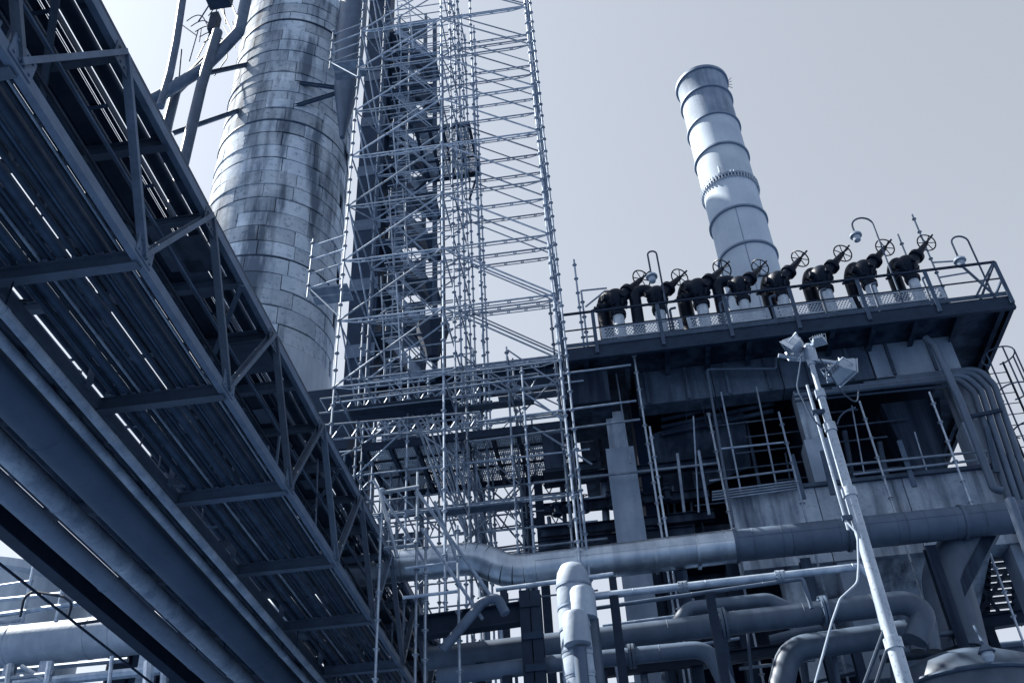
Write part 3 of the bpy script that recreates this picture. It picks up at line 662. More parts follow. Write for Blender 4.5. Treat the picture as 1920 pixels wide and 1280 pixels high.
# perforated screens
def screen_mesh(wd, ht):
    mb = MB(); st = .078; nx = int((wd-.12)/st); ny = int((ht-.08)/(st*.86)); hr = .027
    x0 = -nx*st/2; z0 = -ny*st*.86/2
    for j in range(ny):
        for i in range(nx-(j % 2)):
            cx = x0+(i+.5+(j % 2)*.5)*st; cz = z0+(j+.5)*st*.86
            sq = [(cx-st/2, cz-st*.43), (cx+st/2, cz-st*.43), (cx+st/2, cz+st*.43), (cx-st/2, cz+st*.43)]
            hx = [(cx+hr*math.cos(R(a)), cz+hr*math.sin(R(a))) for a in (225, 270, 315, 0, 45, 90, 135, 180)]
            v = [(x, 0, z) for x, z in sq+hx]
            mb.add(v, [(0, 1, 6, 5, 4), (1, 2, 8, 7, 6), (2, 3, 10, 9, 8), (3, 0, 4, 11, 10)])
        if j % 2:
            for s in (-1, 1): mb.box((s*(nx*st/2-st/4), 0, z0+(j+.5)*st*.86), (st/2, .002, st*.86))
    W2, H2 = nx*st/2, ny*st*.43
    mb.box((0, 0, H2+.03), (wd, .03, .06)); mb.box((0, 0, -H2-.03), (wd, .03, .06))
    for s in (-1, 1): mb.box((s*(W2+(wd/2-W2)/2), 0, 0), (wd/2-W2, .03, 2*H2))
    return mb.mesh(SCREEN, False)
ww = ('beside the left end of', 'second along', 'third along', 'last along')
for k, (a, b) in enumerate((((1128, 628), (1281, 612)), ((1289, 603), (1443, 585)), ((1452, 583), (1602, 566)), ((1612, 564), (1770, 547)))):
    xa, xb = at(*a, Y=19.72).x, at(*b, Y=19.72).x
    s = thing('perforated_screen', f'perforated metal guard screen, {["first from the scaffold end", "second from the scaffold end", "third from the scaffold end", "last, nearest the cross-braced rail end"][k]}', 'screen', ((xa+xb)/2, 19.72, 16.2), 'screens along the platform')
    place('perforated_sheet', screen_mesh(xb-xa, .46), Matrix.Translation(((xa+xb)/2, 19.72, 17.0)) @ Matrix.Rotation(R(-12), 4, 'X'), s)
    for xx in (xa+.1, xb-.1): bar('foot', (xx, 19.76, ZF), (xx, 19.76, 16.95), 'L', .05, .05, RAILM, s)
hd = tube('header_pipe', (.2, 20.4, 17.0), (9.0, 20.4, 17.0), .26, FURN, None, 20)
tag(hd, 'dark header pipe lying behind the perforated screens under the valves', 'pipe')
for k in range(4): bar('saddle', (1.2+2.3*k, 20.4, ZF), (1.2+2.3*k, 20.4, 16.75), 'B', .4, .12, FURN, hd, up=(0, 1, 0))

# safety valves
AX = Vector((.62, .20, .74)).normalized()
def valve_meshes():
    o = {}
    o['stub'] = MB().cyl((0, 0, -.75), (0, 0, .06), .145, seg=20).mesh(STUB)
    f = MB().cyl((0, 0, .06), (0, 0, .115), .20, seg=20).cyl((0, 0, .125), (0, 0, .18), .21, seg=20)
    for q in range(12):
        a = math.pi*q/6; f.cyl((.18*math.cos(a), .18*math.sin(a), .035), (.18*math.cos(a), .18*math.sin(a), .215), .017, seg=6)
    o['flange'] = f.mesh(VALVE)
    b = MB().lathe([(.15, .18), (.16, .3), (.20, .38), (.27, .48), (.295, .62), (.275, .76), (.19, .86), (.0, .90)], None, 20)
    b.cyl((-.2, -.1, .6), (-.34, -.16, .62), .11, .10, 12).cyl((.12, -.2, .56), (.17, -.32, .56), .08, seg=10).cyl((-.1, -.18, .36), (-.12, -.3, .3), .05, seg=8)
    for q in range(6):
        a = math.pi*q/3; b.box((.0, 0, 0), (.03, .05, .22), Matrix.Rotation(a, 4, 'Z') @ Matrix.Translation((.255, 0, .42)) @ Matrix.Rotation(.25, 4, 'Y'))
    o['body'] = b.mesh(VALVE)
    c = Vector((.06, .02, .62))
    bn = MB().cyl(c, c+AX*.40, .18, .15, 16).cyl(c+AX*.40, c+AX*.45, .21, seg=16).cyl(c+AX*.46, c+AX*.51, .21, seg=16).cyl(c+AX*.51, c+AX*.98, .12, .075, 12)
    o['bonnet'] = bn.mesh(VALVE)
    M, _ = frame(c, c+AX); yk = MB()
    for s in (-1, 1):
        yk.sweep([M @ Vector((s*.13, 0, .52)), M @ Vector((s*.11, 0, .8)), M @ Vector((s*.05, 0, 1.02))], .026, 6)
    yk.cyl(c+AX*1.0, c+AX*1.08, .07, seg=10)
    o['yoke'] = yk.mesh(VALVE)
    wh = MB().torus(c+AX*1.12, AX, .26, .019, 28, 6); wh.cyl(c+AX*1.07, c+AX*1.16, .05, seg=10)
    for k in range(6):
        a = math.pi*k/3; wh.cyl(c+AX*1.12, M @ Vector((.25*math.cos(a), .25*math.sin(a), 1.12)), .013, seg=6)
    o['handwheel'] = wh.mesh(VALVE)
    o['stem'] = MB().cyl(c+AX*.5, c+AX*1.52, .027, seg=8).mesh(VALVE)
    br = MB().cyl((-.15, 0, .5), (-.42, -.06, .36), .085, seg=12).cyl((-.42, -.06, .36), (-.46, -.07, .34), .13, seg=12).cyl((-.46, -.07, .34), (-.66, -.1, .25), .05, .035, 10)
    br.torus((-.55, -.08, .3), (-.9, -.1, -.4), .075, .018, 12, 6)
    o['drain_branch'] = br.mesh(VALVE)
    o['outlet_bend'] = MB().sweep(bend([(-.04, .08, .60), (-.20, .26, 1.02), (-.30, .56, .88), (-.28, .66, -.95)], .28, 8), .19, 16).mesh(VALVE)
    o['outlet_bend_side'] = MB().sweep(bend([(-.05, .05, .55), (-.2, .1, .98), (-.58, .14, .92), (-.60, .16, -.95)], .30, 8), .165, 16).mesh(VALVE)
    ey = MB()
    ey.torus((-.06, -.235, .58), (-.2, -1, 0), .07, .015, 14, 6); o['lifting_ring'] = ey.mesh(VALVE)
    return o
vm = valve_meshes()
vw = ['first, nearest the scaffold', 'second from the scaffold', 'third from the scaffold', 'fourth, standing before the stack', 'fifth from the scaffold', 'sixth from the scaffold', 'seventh from the scaffold', 'last, nearest the cross-braced rail end']
for k, (px, py) in enumerate(((1160, 597), (1238, 588), (1317, 578), (1395, 568), (1468, 558), (1550, 547), (1632, 538), (1712, 526))):
    p = at(px, py, Y=20.3); p.z = 17.87+rnd.uniform(-.02, .02)
    side = k in (1, 3)
    t = thing('safety_valve', f'black safety valve with tilted handwheel, {vw[k]}', 'valve', p, 'valves in a row on the platform')
    sc_ = rnd.uniform(.94, 1.05); M = Matrix.Translation(p) @ Matrix.Rotation(rnd.uniform(-.2, .2), 4, 'Z') @ Matrix.Diagonal((sc_, sc_, sc_, 1)); cv = Vector((.06, .02, .62))
    if side: M = M
    for nm, me in vm.items():
        if nm == 'outlet_bend' and side: continue
        if nm == 'outlet_bend_side' and not side: continue
        if nm == 'drain_branch' and side: continue
        Mv = M @ Matrix.Translation(cv) @ Matrix.Rotation(rnd.uniform(0, 1), 4, AX) @ Matrix.Translation(-cv) if nm == 'handwheel' else M
        place('outlet_bend' if nm.startswith('outlet') else nm, me, Mv, t)

# gooseneck lamps
def goose(label, top, base_px, Y, head):
    base = at(*base_px, Y=Y); base.z = ZF; tp = at(*top, Y=Y); hd = at(*head, Y=Y)
    tp.x = (hd.x+base.x)/2
    t = thing('gooseneck_lamp', label, 'lamp', base, 'gooseneck lamps on the platform')
    r0 = abs(base.x-hd.x)/2; zc = tp.z-r0
    pts = [base]+[Vector((tp.x+(base.x-tp.x)*math.cos(math.pi*i/12), Y, zc+r0*math.sin(math.pi*i/12))) for i in range(13)]+[Vector((hd.x, Y, hd.z+.12))]
    MB().sweep(pts, .024, 8).build('gooseneck', RAILM, t)
    M = Matrix.Translation(hd)
    MB().lathe([(.04, .16), (.05, .1), (.15, .05), (.155, .0), (.13, .0), (.0, .04)], M, 16).build('lamp_shade', STUB, t)
    MB().lathe([(.09, 0), (.10, -.06), (.085, -.15), (.0, -.19)], M, 14).build('globe', INSW, t)
goose('gooseneck lamp above the second valve, nearest the scaffold', (1230, 470), (1262, 640), 19.5, (1222, 520))
goose('tallest gooseneck lamp arching between the sixth and seventh valves', (1612, 409), (1698, 580), 19.5, (1605, 443))
goose('gooseneck lamp standing at the cross-braced rail end', (1806, 442), (1866, 562), 19.6, (1800, 490))
# bare scaffold uprights at the platform
def upright(label, pts, Y, rails=()):
    t = thing('scaffold_upright', label, 'scaffold', at(*pts[0], Y=Y), 'bare uprights on the platform')
    a, b = at(*pts[0], Y=Y), at(*pts[1], Y=Y)
    standard(a.x, Y, a.z, b.z, GALVD, t, .13)
    for (p, q) in rails: tube('cross_tube', at(*p, Y=Y), at(*q, Y=Y), .024, GALVD, t)
upright('bare scaffold upright at the scaffold end of the platform', ((1096, 655), (1073, 487)), 20.0, (((1090, 545), (1138, 540)), ((1098, 575), (1135, 545)), ((1092, 632), (1115, 630))))
upright('second, stouter upright at the scaffold end of the platform', ((1103, 655), (1087, 545)), 19.8)
upright('tallest bare upright beyond the last valve', ((1783, 575), (1714, 402)), 21.0, (((1750, 492), (1798, 489)), ((1762, 520), (1815, 511))))
upright('short bare upright leaning near the last handwheel', ((1722, 535), (1703, 437)), 21.4)

# ------------------------------------------------------------------ access scaffold before the furnace block
acc = thing('access_scaffold', 'lower tube scaffold standing before the furnace block and reaching to the rack', 'scaffold', (0, 19, 0))
def px_tubes(parent, rows, m=GALVD, name='scaffold_tube'):
    for (a, b, Y, r) in rows: tube(name, at(*a, Y=Y), at(*b, Y=Y), r, m, parent)
def px_standard(parent, a, b, Y, m, down=None):
    p, q = at(*a, Y=Y), at(*b, Y=Y); standard((p.x+q.x)/2, Y, down if down is not None else min(p.z, q.z), max(p.z, q.z), m, parent, rnd.uniform(0, .4))
px_standard(acc, (1179, 665), (1245, 960), 19.3, GALV, 0)
px_standard(acc, (1215, 800), (1247, 960), 19.0, GALV, 0)
px_standard(acc, (1330, 775), (1359, 935), 19.4, GALV, 0)
px_standard(acc, (1460, 772), (1497, 915), 19.5, GALVD, 0)
px_standard(acc, (1611, 752), (1660, 901), 19.6, GALV, 0)
px_standard(acc, (1741, 735), (1800, 885), 19.6, GALV, 0)
px_standard(acc, (971, 690), (1000, 900), 18.6, GALVD, 0)
px_tubes(acc, [((630, 755), (1183, 684), 18.95, .026), ((860, 795), (1193, 751), 18.95, .026), ((880, 828), (1200, 786), 18.95, .026), ((1352, 841), (1470, 829), 19.45, .024),
  ((1000, 905), (1345, 868), 19.9, .03), ((1330, 901), (1490, 880), 19.5, .026), ((1580, 872), (1850, 845), 19.75, .03), ((1600, 889), (1852, 860), 19.75, .03),
  ((1300, 780), (1310, 960), 20.0, .02), ((1155, 700), (1182, 868), 20.0, .022), ((1352, 735), (1390, 925), 20.0, .022), ((1418, 725), (1462, 940), 20.0, .022), ((1270, 850), (1283, 960), 19.9, .035), ((1310, 845), (1330, 965), 19.9, .035),
  ((1597, 760), (1620, 885), 20.4, .018), ((1715, 810), (1740, 890), 20.4, .018)])
for a, b in (((1686, 826), (1715, 912)), ((1484, 852), (1507, 935)), ((1542, 845), (1562, 927)), ((1850, 800), (1868, 885))):
    bar('rail_post', at(*a, Y=19.8), at(*b, Y=19.8), 'B', .05, .11, RAILM, acc, up=(0, 1, 0))
for k in range(4): tube('guard_rail', at(1335, 922+5*k, Y=19.9), at(1500, 900+5*k, Y=19.9), .022, GALVD, acc)

# lattice scaffold low in the middle
lat = thing('lattice_scaffold', 'lattice girder scaffold against the sky below the grating platform', 'scaffold', (-2.5, 22, 0))
def lattice(a, b, m, parent, h=.42, n=7, name='lattice_girder'):
    M, Ln = frame(a, b); mb = MB()
    mb.cyl((0, 0, 0), (0, 0, Ln), .025, seg=8).cyl((0, -h, 0), (0, -h, Ln), .025, seg=8)
    for k in range(n):
        z0, z1, z2 = Ln*k/n, Ln*(k+.5)/n, Ln*(k+1)/n
        mb.cyl((0, 0, z0), (0, -h, z1), .017, seg=6).cyl((0, -h, z1), (0, 0, z2), .017, seg=6)
    return mb.build(name, m, parent, M)
for (a, b, Y, n) in (((640, 890), (1060, 838), 23.0, 12), ((660, 935), (1080, 885), 23.0, 12), ((690, 985), (1090, 940), 23.0, 12), ((600, 748), (1010, 700), 19.0, 12), ((570, 800), (900, 772), 18.7, 9)):
    lattice(at(*a, Y=Y), at(*b, Y=Y), GALVD, lat, .55 if Y > 20 else .42, n)
for px in (655, 745, 835, 905, 1005, 1062):
    p = at(px, 900, Y=23.0); standard(p.x, 23.0, 0, p.z+rnd.uniform(1.2, 3.5), GALVD, lat)
    p = at(px-12, 900, Y=21.4); standard(p.x, 21.4, 0, p.z+rnd.uniform(.2, 1.4), GALVD, lat)
px_tubes(lat, [((850, 860), (1020, 1000), 22.8, .024), ((1010, 880), (870, 1020), 22.8, .024), ((760, 870), (900, 980), 22.8, .024), ((880, 905), (1000, 1045), 22.6, .024), ((870, 1035), (1020, 1015), 22.8, .026), ((840, 965), (1015, 945), 22.8, .026),
  ((850, 1000), (1020, 978), 22.8, .024), ((690, 870), (840, 1010), 21.6, .024), ((730, 860), (640, 960), 21.6, .024), ((610, 850), (760, 835), 21.4, .024), ((900, 860), (1090, 1000), 22.2, .024), ((1000, 800), (1110, 870), 20.0, .026), ((690, 930), (720, 1000), 21, .024), ((960, 720), (1060, 790), 19.2, .026)], GALVD)
# bundle of raking tubes
for k in range(11):
    a = at(770+9*k, 760+rnd.uniform(-30, 40), Y=19.5+.12*k); b = at(860+7.5*k, 1030+rnd.uniform(-30, 40), Y=20.2+.12*k)
    tube('raking_tube', a, b, .024, GALVD, lat)

# birdcage of tubes under and around the lower decks
bird = thing('birdcage_scaffold', 'dense birdcage scaffold packed round the lower grating platform', 'scaffold', (-3, 21, 0))
bx_ = (-5.7, -4.5, -3.15, -2.0, -.85); by_ = (19.45, 20.75, 22.1)
for x in bx_:
    for y in by_: standard(x+rnd.uniform(-.08, .08), y, 0, rnd.uniform(16.4, 18.2), GALVD, bird, rnd.uniform(0, .4))
for z in (11.2, 12.4, 13.5, 15.4, 16.3):
    for y in by_: tube('ledger', (-6.1+rnd.uniform(-.3, .2), y, z), (-.5+rnd.uniform(-.2, .5), y, z+rnd.uniform(-.05, .05)), .024, GALVD, bird)
    for x in bx_: tube('transom', (x, 19.2, z-.06), (x, 22.4, z-.06), .022, GALVD, bird)
for k in range(14):
    i, j = rnd.randrange(4), rnd.randrange(3); z = rnd.choice((11.2, 12.4, 13.5, 15.4)); a, b = (z, z+1.2) if k % 2 else (z+1.2, z)
    tube('diagonal_brace', (bx_[i], by_[j]-.04, a), (bx_[i+1], by_[j]-.04, b), .022, GALVD, bird)
for k in range(5): box('deck_plank', ((-5.1, -2.6, -1.4, -4.0, -3.0)[k], (19.8, 20.1, 21.2, 21.5, 19.75)[k], (15.46, 15.46, 16.36, 16.36, 12.46)[k]), (2.2, .26, .05), MID, bird)
# bright frame beside the rack
frm = thing('tube_frame', 'sunlit tube frame standing close beside the rack edge', 'scaffold', at(780, 1060, Y=15.6))
for a, b in (((716, 915), (716, 962)), ((783, 885), (781, 1075)), ((857, 985), (860, 1120)), ((797, 990), (799, 1130))):
    px_standard(frm, a, b, 15.6, GALV, 0)
px_tubes(frm, [((712, 924), (786, 912), 15.6, .04), ((720, 1028), (782, 1020), 15.6, .034), ((712, 920), (745, 1045), 15.5, .035), ((760, 1065), (858, 1052), 15.5, .022), ((755, 1120), (858, 1108), 15.5, .03)], GALV)
px_tubes(frm, [((782, 920), (930, 1130), 15.3, .028), ((790, 990), (905, 1160), 15.4, .028), ((815, 940), (858, 1052), 15.5, .028), ((700, 900), (800, 1060), 16.2, .026)], GALVD)
# process skid in the shade
skid = thing('process_skid', 'shaded skid of dark beams and small pipes beside the pale column', 'skid', (0, 21, 11))
for (a, b) in (((1020, 905), (1345, 865)), ((1020, 955), (1330, 925)), ((1015, 1000), (1340, 965)), ((1010, 1024), (1300, 995)), ((1060, 880), (1120, 873))):
    bar('skid_beam', at(*a, Y=20.9), at(*b, Y=20.9), 'I', .24, .18, FURN, skid, up=(0, 0, 1))
for k in range(9):
    x = 1035+k*33+rnd.uniform(-8, 8); yb = 1030-12*k/3
    tube('riser', at(x, yb, Y=21.2), at(x-8, yb-rnd.uniform(60, 150), Y=21.2), rnd.choice((.03, .05, .09)), PAINT if k % 3 else GALVD, skid, 10)
for k in range(5):
    p = at(1045+k*52, 968-7*k, Y=20.7)
    mb = MB().lathe([(.05, 0), (.12, .03), (.12, .08), (.07, .1), (.07, .26), (.13, .28), (.13, .33), (.03, .36)], Matrix.Translation(p), 12); mb.torus(p+Vector((0, -.02, .45)), (0, -.3, 1), .1, .014, 14, 5); mb.cyl(p+Vector((0, 0, .3)), p+Vector((0, 0, .47)), .018, seg=6)
    mb.build('small_valve', FURN, skid)
pipe('loop_pipe', [at(1085, 960, Y=20.6), at(1092, 935, Y=20.6), at(1135, 930, Y=20.6)], .03, GALVD, skid, .06, 8)
for x in (-.9, .9): bar('skid_leg', (x, 21.0, 0), (x, 21.0, 12.2), 'I', .22, .2, FURN, skid, up=(0, 1, 0))
sc = thing('steel_column', 'stout dark steel column rising through the lattice scaffold', 'column', (-1.95, 22.2, 0))
for dx in (0, .34): bar('column_shaft', (-2.05+dx, 22.2, 0), (-2.05+dx, 22.2, 14.5), 'I', .22, .2, DARK, sc, up=(0, 1, 0))
for k in range(8): box('batten_plate', (-1.88, 22.08, 2+1.6*k), (.5, .02, .2), DARK, sc)
# equipment between the decks
eq = thing('pipe_manifold', 'cluster of dark pipes and valve bodies between the two scaffold decks', 'manifold', (-3.6, 24, 16))
for k in range(6):
    a, b = at(700+12*k, 812-13*k, Y=24.2), at(905+6*k, 792-13*k, Y=24.2)
    tube('manifold_pipe', a, b, (.07, .05, .1, .05, .06, .04)[k], (PAINT, GALVD, PAINT, DARK, GALVD, PAINT)[k], eq, 10)
for k in range(4):
    p = at(790+22*k, 800-4*k, Y=23.9); MB().lathe([(.0, -.2), (.14, -.14), (.2, 0), (.14, .14), (.22, .17), (.22, .22), (.08, .25), (.06, .5)], Matrix.Translation(p), 14).build('valve_body', VALVE, eq)
for px in (700, 800, 900): bar('manifold_leg', at(px, 820, Y=24.4), at(px+3, 735, Y=24.4), 'I', .14, .12, DARK, eq, up=(0, 1, 0))
db = thing('switch_cabinet', 'dark cabinet hung at the scaffold edge of the lower grating platform', 'cabinet', at(1040, 890, Y=20.4))
p = at(1040, 855, Y=20.4); box('cabinet_body', p, (.5, .45, 1.0), DARK, db); box('cabinet_door', p+Vector((0, -.236, 0)), (.46, .02, .94), FURN, db); box('bracket', p+Vector((0, 0, -.53)), (.6, .5, .05), DARK, db)
tk = thing('dust_hopper', 'dark hopper box behind the rack below the clad tower', 'hopper', at(590, 800, Y=22.0))
a, b = at(565, 735, Y=22.0), at(650, 840, Y=22.0)
MB().add([(a.x, 22, a.z), (b.x+.3, 22, a.z), (b.x, 22, b.z), (a.x+.5, 22, b.z), (a.x, 23.6, a.z), (b.x+.3, 23.6, a.z), (b.x, 23.6, b.z), (a.x+.5, 23.6, b.z)], [(0, 3, 2, 1), (4, 5, 6, 7), (0, 1, 5, 4), (3, 7, 6, 2), (1, 2, 6, 5), (0, 4, 7, 3)]).build('hopper_body', DARK, tk, smooth=False)
for x in (a.x+.3, b.x): bar('hopper_leg', (x, 22.8, 0), (x, 22.8, b.z+.2), 'I', .2, .18, DARK, tk, up=(0, 1, 0))

# ------------------------------------------------------------------ great duct
YD = 18.4
gdt = thing('great_duct', 'great insulated duct with an S bend crossing before the furnace block', 'duct', (0, YD, 8))
zD = lambda r: 1.7+r*YD
def duct(pts, r, m, name='duct_section', seg=30): return MB().sweep(pts, r, seg).build(name, m, gdt)
xs = [-.31, -.27, -.235, -.2, -.17]
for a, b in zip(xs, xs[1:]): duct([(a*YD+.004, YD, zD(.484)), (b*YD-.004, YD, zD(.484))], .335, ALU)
sb = bend([(-.17*YD, YD, zD(.484)), (-.150*YD, YD, zD(.484)), (-.115*YD, YD, zD(.4625)), (-.085*YD, YD, zD(.4625))], 1.1, 6)
for k in range(0, len(sb)-1, 2):
    seg_ = sb[k:k+3]
    if len(seg_) > 1: duct(seg_, .338, ALU, 'bend_segment')
xs = [-.085, -.04, .0, .045, .09, .131]
for a, b in zip(xs, xs[1:]): duct([(a*YD+.003, YD, zD(.4625+.004*(a+.1)*4)), (b*YD-.003, YD, zD(.4625+.004*(b+.1)*4))], .335, ALU)
xs = [.131, .19, .25, .31, .37, .43, .50]
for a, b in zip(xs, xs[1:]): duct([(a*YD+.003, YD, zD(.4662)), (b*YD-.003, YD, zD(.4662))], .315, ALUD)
for a in (-.27, -.2, -.04, .045, .09, .131, .25, .37): MB().lathe([(.336, -.03), (.348, -.03), (.348, .03), (.336, .03)], frame((a*YD, YD, zD(.484 if a < -.17 else .4635 if a < .1 else .4662)), (a*YD+1, YD, zD(.484 if a < -.17 else .4635 if a < .1 else .4662)))[0], 30).build('clamp_band', ALU if a < .13 else ALUD, gdt)
for q_ in range(26):
    a = -.3+.03*q_
    if -.17 < a < -.085: continue
    zc_ = .484 if a < -.17 else .4625+.004*(a+.1)*4 if a < .131 else .4662; rd = .338 if a < .131 else .318
    MB().torus((a*YD, YD, zD(zc_)), (1, 0, 0), rd, .0055, 30, 5).build('jacket_seam', ALU if a < .131 else ALUD, gdt)
for x0_, x1_, zc_, rd in ((-.31, -.17, .484, .337), (-.085, .131, .4637, .337), (.131, .5, .4662, .317)):
    bar('jacket_lap', (x0_*YD, YD-rd*.995, zD(zc_)+.03), (x1_*YD, YD-rd*.995, zD(zc_)+.03), 'B', .012, .008, ALU if x1_ < .2 else ALUD, gdt)
for a in (-.06, .07, .2, .33): bar('saddle_post', (a*YD, YD+.1, 0), (a*YD, YD+.1, zD(.4625)-.33), 'I', .2, .2, FURN, gdt, up=(0, 1, 0))

# ------------------------------------------------------------------ yard pipes low in the picture
def yard(name, label, pts, r, m, Y=None, rad=None, cat='pipe', posts=(), seg=18):
    P = [at(p[0], p[1], Y=p[2] if len(p) > 2 else Y) for p in pts]
    t = thing(name, label, cat, P[0])
    pipe('pipe_run', P, r, m, t, rad, seg)
    for p_, q_ in zip(P, P[1:]):
        Ls = (q_-p_).length
        if Ls < 2.2: continue
        for f_ in (.33, .7) if Ls > 4 else (.5,):
            c_ = p_.lerp(q_, f_); Mf, _ = frame(c_, q_)
            if r > .06:
                fl = MB()
                for z0 in (-.05, .008): fl.lathe([(r*.9, z0), (r*1.4, z0), (r*1.4, z0+.042), (r*.9, z0+.042)], Mf, 20)
                for k_ in range(10):
                    aa = math.pi*k_/5; u = Mf @ Vector((r*1.22*math.cos(aa), r*1.22*math.sin(aa), -.075)); v_ = Mf @ Vector((r*1.22*math.cos(aa), r*1.22*math.sin(aa), .075)); fl.cyl(u, v_, .012, seg=6)
                fl.build('flange', m, t)
        k_ = 0
        while (k_+.5)*1.15 < Ls:
            c_ = p_.lerp(q_, (k_+.5)*1.15/Ls); MB().torus(c_, q_-p_, r, .006, 20, 5).build('weld_seam', m, t); k_ += 1
    for (px, py) in posts:
        q = at(px, py, Y=Y); bar('pipe_support', (q.x, q.y, 0), (q.x, q.y, q.z-r*.9), 'I', .16, .14, DARK, t, up=(0, 1, 0))
    return t
yard('steam_pipe', 'slim bright pipe running from the capped pipe to the light mast', [(1050, 1126), (1120, 1117), (1612, 1062), (1635, 1085), (1660, 1180)], .062, GALV, 15.0, .12, posts=((1150, 1113),))
yard('steam_pipe', 'slim grey pipe just under the bright elbowed pipe', [(1100, 1142), (1505, 1084), (1522, 1140)], .034, PAINT, 15.4, .06, posts=((1330, 1110),))
yard('yard_pipe', 'thick grey pipe running to a round elbow behind the light mast', [(800, 1235), (1190, 1190), (1700, 1128), (1735, 1150), (1715, 1200)], .20, PAINT, 16.6, .35, posts=((900, 1225), (1350, 1172)))
yard('yard_pipe', 'looped grey pipe above the thick elbowed pipe', [(1262, 1180), (1290, 1140), (1440, 1124), (1500, 1150)], .125, PAINT, 16.9, .3)
yard('yard_pipe', 'low grey pipe at the bottom edge under the thick pipe', [(820, 1270), (1040, 1243), (1330, 1215), (1370, 1300)], .14, PAINT, 16.0, .4, posts=((950, 1255),))
yard('yard_pipe', 'wide dark elbow sweeping down beside the light mast', [(1700, 1185), (1560, 1205), (1480, 1215), (1455, 1330)], .22, PAINT, 17.4, .6)
yard('yard_pipe', 'short grey raking pipe with bent top beside the dark yoke beam', [(830, 1218), (905, 1128), (932, 1118), (948, 1150)], .082, PAINT, 15.2, .16)
yard('yard_pipe', 'slim bright pipe slung under the great duct', [(930, 1105), (1150, 1076)], .045, GALV, 17.4, posts=((945, 1105), (1148, 1080)))
yard('yard_pipe', 'thin rail pipe near the low crossing beams', [(1130, 1173), (1380, 1140)], .03, GALVD, 17.0)
yb_ = thing('yoke_beam', 'dark heavy beam and twin column beside the capped pipe', 'beam', at(990, 1280, Y=15.8))
bar('beam', at(780, 1178, Y=15.9), at(978, 1150, Y=15.9), 'I', .36, .25, DARK, yb_, up=(0, 0, 1), t=.025)
for px in (983, 1004):
    p = at(px, 1110, Y=15.8); bar('column', (p.x, 15.8, 0), p, 'I', .2, .17, DARK, yb_, up=(0, 1, 0))
for px, py in ((988, 1130), (994, 1190), (1000, 1250)):
    p = at(px+5, py, Y=15.68); box('batten_plate', p, (.34, .02, .12), DARK, yb_)
# capped vertical pipe with sleeves
cp = thing('capped_pipe', 'sunlit wrapped vertical pipe with domed cap and two sleeves', 'pipe', at(1080, 1280, Y=15.0))
p = at(1071, 1056, Y=15.0); rC = .275
M = Matrix.Translation((p.x, 15.0, 0)); zt2 = p.z
MB().lathe([(rC, zt2-.42), (rC*.99, zt2-.32), (rC*.9, zt2-.17), (rC*.66, zt2-.05), (rC*.3, zt2+.0), (0, zt2+.01)], M, 28).build('dome_cap', INSW, cp)
zz = zt2-.42
for k in range(9):
    hh = .34+.05*(k % 3); lo = zz-hh if k < 8 else 0
    MB().lathe([(rC, lo+.004), (rC+.006, lo+.03), (rC, zz-.004)], M, 28).build('wrap_band', INSW, cp); zz = lo
for k in range(5): MB().lathe([(rC+.004, -.018), (rC+.013, -.018), (rC+.013, .018), (rC+.004, .018)], Matrix.Translation((p.x, 15.0, zt2-.42-.36*k)), 28).build('strap', GALVD, cp)
for (px, py, ht, r, dy) in ((1096, 1160, .50, .205, -.2), (1083, 1208, .50, .205, -.32)):
    q = at(px, py, Y=15.0+dy)
    MB().lathe([(r-.02, 0), (r, 0), (r, ht*.88), (r*.85, ht), (r*.6, ht+.02), (r*.6, ht-.02), (r-.02, ht*.8)], Matrix.Translation(q), 26).build('sleeve', INSW, cp)
    bar('sleeve_arm', q+Vector((0, 0, ht*.4)), (p.x, 15.0, q.z+ht*.4), 'B', .1, .06, RAILM, cp)
q = at(1092, 1300, Y=14.7); tube('relief_stem', (q.x, 14.7, 0), (q.x+.02, 14.7, at(1088, 1215, Y=14.7).z), .1, PAINT, cp, 14)
q = at(1120, 1290, Y=14.95); tube('relief_stem', (q.x, 14.95, 0), (q.x, 14.95, at(1112, 1160, Y=14.95).z), .13, PAINT, cp, 14)
cl_ = thing('low_pipework', 'tangle of small pipes and brackets low behind the thick yard pipes', 'pipework', (3, 18.6, 0))
for k in range(22):
    px = 1130+k*26+rnd.uniform(-8, 8); py = rnd.uniform(1180, 1290); Yk = rnd.uniform(17.6, 19.4)
    if k % 2: tube('small_riser', at(px, 1300, Y=Yk), at(px-12, py-60, Y=Yk), rnd.choice((.03, .045, .07)), (PAINT, GALVD, MID)[k % 3], cl_, 8)
    else: tube('small_pipe', at(px, py, Y=Yk), at(px+rnd.uniform(90, 260), py-rnd.uniform(10, 30), Y=Yk), rnd.choice((.03, .05, .08)), (PAINT, GALVD, MID)[k % 3], cl_, 10)
for k in range(7):
    px = 840+k*26; tube('small_riser', at(px, 1300, Y=17.2), at(px-6, rnd.uniform(1140, 1210), Y=17.2), rnd.choice((.03, .05)), (GALVD, MID)[k % 2], cl_, 8)
bar('bracket_beam', at(1110, 1262, Y=18.4), at(1700, 1190, Y=18.4), 'I', .2, .14, DARK, cl_, up=(0, 0, 1))
p = at(1130, 1262, Y=18.4); bar('bracket_post', (p.x, 18.4, 0), p, 'I', .2, .16, DARK, cl_, up=(0, 1, 0)); p = at(1600, 1205, Y=18.4); bar('bracket_post', (p.x, 18.4, 0), p, 'I', .2, .16, DARK, cl_, up=(0, 1, 0))
